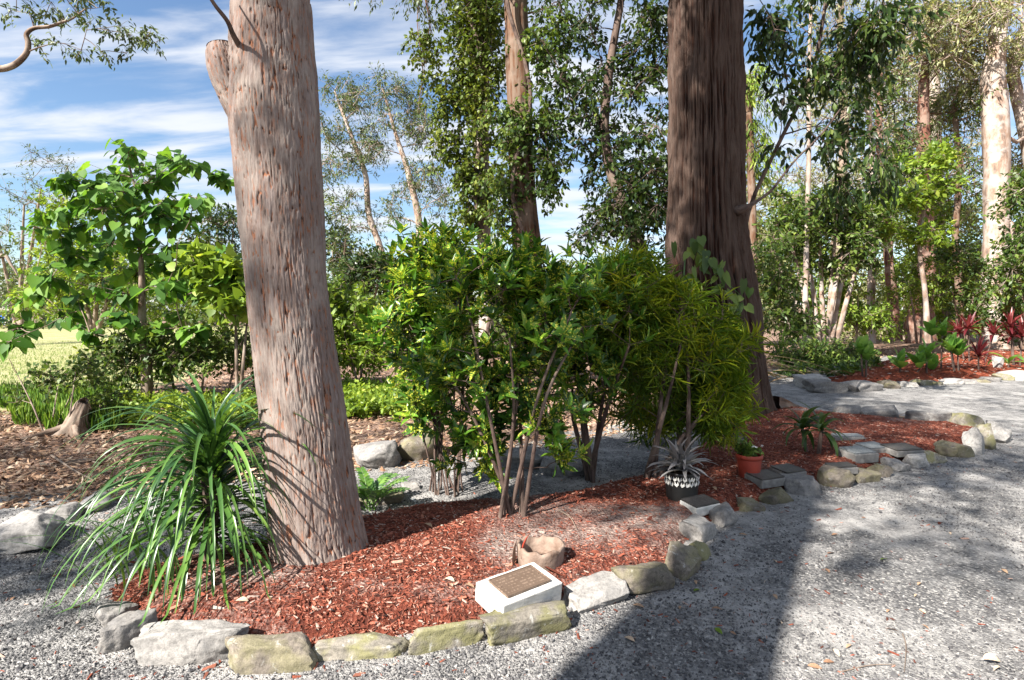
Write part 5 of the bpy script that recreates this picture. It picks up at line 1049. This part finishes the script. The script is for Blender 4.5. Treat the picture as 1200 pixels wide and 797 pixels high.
# dry fronds heap
rg = rngs(283); t = thing('dry_fronds', 'heap of dry brown palm fronds beside the far bed', 'fronds', gp(925, 444))
for q in range(16):
    V, f = arch_leaf(rg.uniform(1.2, 2.2), .10, 12 + rg.uniform(0, 14), 28 + rg.uniform(0, 12), 12, .3); a_ = rg.uniform(2.2, 4.2); V = V @ np.array(Matrix.Rotation(a_, 3, 'Z')).T; V[:, 2] = np.maximum(V[:, 2], .0) + rg.uniform(.0, .06)
    o = mk('frond', V + [rg.normal() * .5 + .4, rg.normal() * .3, .0], f, G['leaf_dry'], None, True, {'rnd': np.full(len(V), rg.uniform(0, 1))}); o.parent = t
# old stump with roots (left, edge of the lawn)
p = gp(88, 506); t = thing('tree_stump', 'old pale stump with flared roots at the edge of the lawn', 'stump', p)
q = np.array([[0, 0, -.04, .16], [.02, 0, .08, .11], [.05, 0, .22, .085], [.09, .02, .36, .07], [.10, .02, .38, .04]]); o_, _ = bark_trunk('trunk', q, G['bark_grey'], None, 48, 50, .02, .04, .3, lambda A, S: .12 * np.exp(-S / .12) * np.maximum(0, np.sin(2 * A)), .015, 5, 'ridge'); o_.parent = t
for a_ in (2.9, 4.0, 5.4):
    m_ = MB(); m_.tube([[math.cos(a_) * .1, math.sin(a_) * .1, .07], [math.cos(a_) * .3, math.sin(a_) * .3, .03], [math.cos(a_) * .6, math.sin(a_) * .55, -.02]], [.05, .035, .015], 8, rough=.2, seed=a_); o = m_.build('root', G['bark_grey']); o.parent = t
thicket('ivy_clump', 'dark leafy clump growing over the old stump', 112, 500, None, [(0, 0, -8, 470), (0, 0, 8, 462)], [(115, 480, 16, 16, 16, .25), (128, 470, 12, 12, 8, .2)], 'leaf_mid', 285, .18, .07, .04, 8, 6, cat='plant', w0=2)
thicket('twiggy_shrub', 'low twiggy shrub with reddish stems at the edge of the lawn', 60, 505, None, [(-10, 0, -50, 420), (0, 0, 10, 440), (5, 0, 40, 430), (20, 0, 30, 425)], [(75, 440, 26, 12, 9, .3), (45, 445, 24, 10, 5, .3), (105, 430, 22, 14, 8, .3), (20, 470, 8, 6, 2, .2)], 'leaf_mid', 287, .2, .075, .055, 6, 4, cat='shrub', w0=2)
# tiny blue shed beyond the lawn
p = gp(14, 380.5); t = thing('garden_shed', 'tiny blue shed far beyond the lawn at the left edge', 'shed', p); boxobj('wall', (2.2, 2, 1.5), G['blue'], t, (0, 0, .75), .02); boxobj('roof', (2.6, 2.4, .14), G['roofred'], t, (0, 0, 1.58), .02); boxobj('door', (.7, .04, 1.2), G['concrete'], t, (.3, -1.02, .6), .01)

# ------------------------------------------------------------------ scatter: chips, gravel stones, litter, grass
def scatter_mesh(rg, P, zf, L, W, H, shape, mat, name, label, cat, tiltamt=.35, rnd=None):
    n = len(P); z = zf(P); yaw = rg.uniform(0, 6.283, n); D = np.column_stack([np.cos(yaw), np.sin(yaw), rg.normal(size=n) * tiltamt]); D = unit(D)
    N = rg.normal(size=(n, 3)) * tiltamt + [0, 0, 1]; N = unit(N - D * (N * D).sum(1, keepdims=True)); S = np.cross(N, D); T, Fs = shape; k = len(T)
    j = 1 + rg.normal(size=(n, k, 3)) * .16
    C_ = np.column_stack([P, z]); Tv = T[None] * j
    V = C_[:, None] + D[:, None] * Tv[..., 0:1] * L[:, None, None] + S[:, None] * Tv[..., 1:2] * W[:, None, None] + N[:, None] * Tv[..., 2:3] * H[:, None, None]
    off = (np.arange(n) * k)[:, None, None]; r_ = rg.uniform(0, 1, n) if rnd is None else rnd
    o = mk(name, V.reshape(-1, 3), [(f[None] + off).reshape(-1, f.shape[1]) for f in Fs], mat, None, False, {'rnd': np.repeat(r_, k)}); return tag(o, label, cat, kind='stuff')
OCT = (np.array([[.5, 0, .05], [0, .5, 0], [-.5, 0, -.05], [0, -.5, 0], [.05, .05, .6], [-.05, 0, -.4]]), [np.array([[0, 1, 4], [1, 2, 4], [2, 3, 4], [3, 0, 4], [1, 0, 5], [2, 1, 5], [3, 2, 5], [0, 3, 5]])])
WEDGE = (np.array([[-.5, -.5, -.3], [.5, -.4, -.3], [.55, .45, -.3], [-.45, .5, -.3], [-.4, .05, .6], [.42, -.05, .5]]), [np.array([[0, 1, 5, 4], [2, 3, 4, 5]]), np.array([[1, 2, 5], [3, 0, 4]])])
FLAT = (np.array([[-.5, 0, .15], [-.1, -.5, -.1], [.5, 0, .2], [-.1, .5, .1], [.05, 0, .35]]), [np.array([[0, 1, 4], [1, 2, 4], [2, 3, 4], [3, 0, 4]])])
rg = rngs(301)
# gravel stones
Y_ = 1.7 * (7.2 / 1.7) ** rg.uniform(0, 1, 150000) ; X_ = (rg.uniform(-1.05, 1.05, 150000)) * np.maximum(Y_, 2.4); P = np.column_stack([X_, Y_])
dens = .5 + .5 * fbm(np.column_stack([P * 1.1, 0 * X_ + 2]), 3); k = (sdist(P, GRAVEL) > .02) & (sdist(P, ISLAND) < .02) & (rg.uniform(0, 1, len(P)) < np.clip(dens * 1.3, .10, 1)); P = P[k][:66000]; n = len(P); L = np.exp(rg.normal(-4.62, .42, n))
scatter_mesh(rg, P, lambda q: gz(q) + .002, L, L * rg.uniform(.6, 1, n), L * rg.uniform(.5, .9, n), OCT, G['pebble'], 'gravel_stones', 'loose grey gravel stones on the path', 'gravel')
# red wood chips in the bed and strewn outside
Y_ = 2.4 * (9 / 2.4) ** rg.uniform(0, 1, 190000); X_ = rg.uniform(-1.0, 1.0, 190000) * Y_; P = np.column_stack([X_, Y_]); d = sdist(P, ISLAND)
dens = np.clip(1.1 - 1.5 * sandf(P), .22, 1)
k = (d > .0) & (rg.uniform(0, 1, len(P)) < dens); Pi = P[k][:56000]
k2 = (d < 0) & (d > -1.2) & (rg.uniform(0, 1, len(P)) < .03 * np.exp(d / .35)); k3 = (d < -.1) & (Y_ < 4.5) & (rg.uniform(0, 1, len(P)) < .006); Po = P[(k2 | k3) & (sdist(P, GRAVEL) > 0)]
P = np.concatenate([Pi, Po]); n = len(P); L = np.exp(rg.normal(-3.75, .5, n)) * .62; ins = np.arange(n) < len(Pi)
scatter_mesh(rg, P, lambda q: np.where(ins, island_z(q), gz(q)) + .004, L, L * rg.uniform(.18, .42, n), L * rg.uniform(.1, .25, n), WEDGE, G['chips'], 'mulch_chips', 'red wood chips covering the bed and strewn on the gravel', 'mulch', .28)
# far bed chips
P = rg.uniform(FARBED.min(0), FARBED.max(0), (9000, 2)); P = P[sdist(P, FARBED) > .2]; n = len(P); L = rg.uniform(.04, .10, n)
scatter_mesh(rg, P, lambda q: farz(q) + .008, L, L * .35, L * .25, WEDGE, G['chips'], 'far_mulch_chips', 'red wood chips on the far bed', 'mulch', .3)
# leaf litter on the soil
Y_ = 4.5 * (26 / 4.5) ** rg.uniform(0, 1, 60000); X_ = rg.uniform(-1.0, 1.0, 60000) * Y_; P = np.column_stack([X_, Y_]); k = (sdist(P, GRAVEL) < .25) & (sdist(P, ISLAND) < 0) & (sdist(P, LAWN) < .1) & (sdist(P, FARBED) < 0); P = P[k][:26000]; n = len(P); L = rg.uniform(.03, .09, n) * (1 + P[:, 1] / 40)
scatter_mesh(rg, P, lambda q: 0 * q[:, 0] + .0, L, L * rg.uniform(.3, .55, n), L * .4, FLAT, G['deadleaf'], 'leaf_litter', 'brown dead leaves covering the soil behind the path', 'leaf litter', .35)
# grass at the edge of the lawn and ground cover by the path
def blades(n, P, h, wd, mat, name, label, cat, zf=None):
    yaw = rg.uniform(0, 6.28, n); D = unit(np.column_stack([np.cos(yaw) * .35, np.sin(yaw) * .35, np.ones(n)]) + rg.normal(size=(n, 3)) * .12); N = unit(np.column_stack([np.cos(yaw), np.sin(yaw), -.35 + 0 * yaw])); N = unit(N - D * (N * D).sum(1, keepdims=True))
    m_ = MB(); m_.leaves(np.column_stack([P, np.zeros(n)]), D, N, h, wd, 'lance', rng=rg); return tag(m_.build(name, G[mat]), label, cat, kind='stuff')
n = 9000; Y_ = rg.uniform(7.4, 10.5, n); P = np.column_stack([(rg.uniform(-40, 135, n) - 600) / F * Y_, Y_]); k = (fbm(np.column_stack([P * 1.2, 0 * Y_]), 2) > -.25); P = P[k]; n = len(P); blades(n, P, rg.uniform(.1, .34, n), .014, 'grass', 'long_grass', 'bright long grass at the near edge of the lawn', 'grass')
n = 9000; Y_ = 10 * 3 ** rg.uniform(0, 1, n); P = np.column_stack([(rg.uniform(-60, 180, n) - 600) / F * Y_, Y_]); P = P[sdist(P, LAWN) > 0]; n = len(P); blades(n, P, rg.uniform(.04, .1, n), .012, 'grass', 'lawn_grass', 'short dry lawn grass', 'grass')
def cover(label, px0, px1, Y0, Y1, nC, lmat, seed, h=.14, rad=.16, L=.075, W=.05):
    r2 = rngs(seed); Y_ = r2.uniform(Y0, Y1, nC); C_ = np.column_stack([(r2.uniform(px0, px1, nC) - 600) / F * Y_, Y_, r2.uniform(.03, h, nC)]); P_, D_, N_, s_, e_ = foliage(r2, C_, rad, 6, 6, L, .1, .6, .3, .5); P_[:, 2] = np.maximum(P_[:, 2], .015); m_ = MB(); m_.leaves(P_, D_, N_, L, W, 'lance', rng=r2)
    return tag(m_.build('ground_cover', G[lmat]), label, 'ground cover', kind='stuff')
cover('bright green ground cover beyond the path, right of the leaning trunk', 385, 500, 8.3, 11.2, 300, 'leaf_lime', 311)
cover('patchy green ground cover below the wood beside the far bed', 915, 1030, 13.5, 19, 120, 'leaf_mid', 313, .12, .2, .11, .06)
cover('scattered weeds among leaf litter behind the strap-leaved plant', 120, 300, 7.5, 10, 160, 'leaf_lime', 315, .12, .14, .07, .04)
# sticks
for k_, (a_, b_, c_, w_, lab) in enumerate((((1008, 486), (1045, 489), (1082, 494), .022, 'long dark fallen branch across the path behind the bed'), ((60, 535), (85, 552), (110, 565), .012, 'pale fallen stick on the litter at the left'), ((118, 545), (95, 540), (60, 548), .010, 'thin fallen stick crossing the litter at the left'),
        ((655, 600), (668, 608), (676, 622), .006, 'thin curved twig lying on the mulch right of the speckled shrub'), ((1058, 745), (1062, 760), (1060, 790), .003, 'thin curled twig on the sunny gravel bottom right'), ((985, 790), (1020, 782), (1050, 781), .003, 'thin pale twig on the sunny gravel near the bottom edge'))):
    mp_ = bed_pt if k_ == 3 else gp; q = smoothpath([[*mp_(*a_), w_], [*mp_(*b_), w_ * .8], [*mp_(*c_), w_ * .4]], 14); q[:, 2] += w_ * .8 + (.004 if k_ < 3 else .006) ; m_ = MB(); m_.tube(q[:, :3], q[:, 3], 7, rough=.3, seed=k_)
    if k_ < 3: z_ = np.column_stack([q[4:11:3, :3] + [.25, .1, .02], q[4:11:3, 3] * .3]); m_.sticks(q[4:11:3, :3], z_[:, :3], w_ * .4, w_ * .2)
    tag(m_.build('fallen_stick', G['twigm']), lab, 'stick', 'fallen sticks')
# single fallen leaves on gravel and mulch
FLM = [G['deadleaf']]
LEAFD = []
for k_ in range(6):
    V, f = arch_leaf(1.0, .42, 12, 30 + k_ * 6, 7, .25, .6, .3 * (k_ - 2), wprof=lambda t: np.sin(np.pi * np.clip(t, .03, .98)) ** .8); V = V - [.5, 0, 0]; V[:, 2] -= V[:, 2].min(); o = mk('fallen_leaf', V, f, G['deadleaf'], None, True, {'rnd': np.full(len(V), .35 + .12 * k_)}); LEAFD.append(o.data); bpy.data.objects.remove(o)
gd = []
for k_ in range(2):
    o = bpy.data.objects.new('x', LEAFD[k_].copy()); o.data.materials.clear(); o.data.materials.append(G['leaf_lime']); gd.append(o.data); bpy.data.objects.remove(o)
def fleaf(x_, y_, L, data, lab, inbed, group, yaw):
    p = bed_pt(x_, y_) if inbed else gp(x_, y_); z_ = (0 if inbed else float(gz(p[None, :2])[0])); o = bpy.data.objects.new('fallen_leaf', data); COL.objects.link(o); o.location = (p[0], p[1], p[2] + z_ + .006); o.scale = (L,) * 3; o.rotation_euler = (rngs(int(x_)).normal() * .12, 0, yaw); return tag(o, lab, 'leaf', group)
fleaf(842, 741, .055, gd[0], 'green fallen leaf on the shaded gravel at the bottom centre', False, None, 1.9)
fleaf(817, 694, .05, gd[1], 'green fallen leaf on the shaded gravel below the bend', False, None, .4)
fleaf(1036, 657, .05, gd[0], 'yellow green fallen leaf on the sunny gravel at the right', False, None, .2)
fleaf(1163, 778, .09, LEAFD[5], 'long cream fallen leaf at the bottom right corner', False, None, .1)
fleaf(284, 707, .06, LEAFD[5], 'cream fallen leaf on the mulch left of the leaning trunk base', True, None, .3)
fleaf(227, 692, .05, LEAFD[5], 'cream fallen leaf at the foot of the strap-leaved plant', True, None, 2.3)
for q in range(44):
    x_, y_ = rg.uniform(640, 1195), rg.uniform(575, 795); pq = gp(x_, y_)
    if sdist(pq[None, :2], ISLAND)[0] > -.12: continue
    fleaf(x_, y_, rg.uniform(.025, .06), LEAFD[q % 6], 'small dry fallen leaf on the gravel right of the bed', False, 'dry leaves on the right gravel', rg.uniform(0, 6.28))
for q in range(36):
    x_, y_ = rg.uniform(430, 1060), rg.uniform(530, 720); pq = bed_pt(x_, y_)
    if sdist(pq[None, :2], ISLAND)[0] < .25: continue
    fleaf(x_, y_, rg.uniform(.03, .075), LEAFD[(q * 5) % 6], 'small dry fallen leaf on the red mulch', True, 'dry leaves on the mulch', rg.uniform(0, 6.28))
for q in range(14):
    x_, y_ = rg.uniform(5, 330), rg.uniform(650, 795); pq = gp(x_, y_)
    if sdist(pq[None, :2], ISLAND)[0] > -.15: continue
    fleaf(x_, y_, rg.uniform(.025, .05), LEAFD[(q * 5) % 6], 'small dry fallen leaf on the gravel left of the bed', False, 'dry leaves on the left gravel', rg.uniform(0, 6.28))
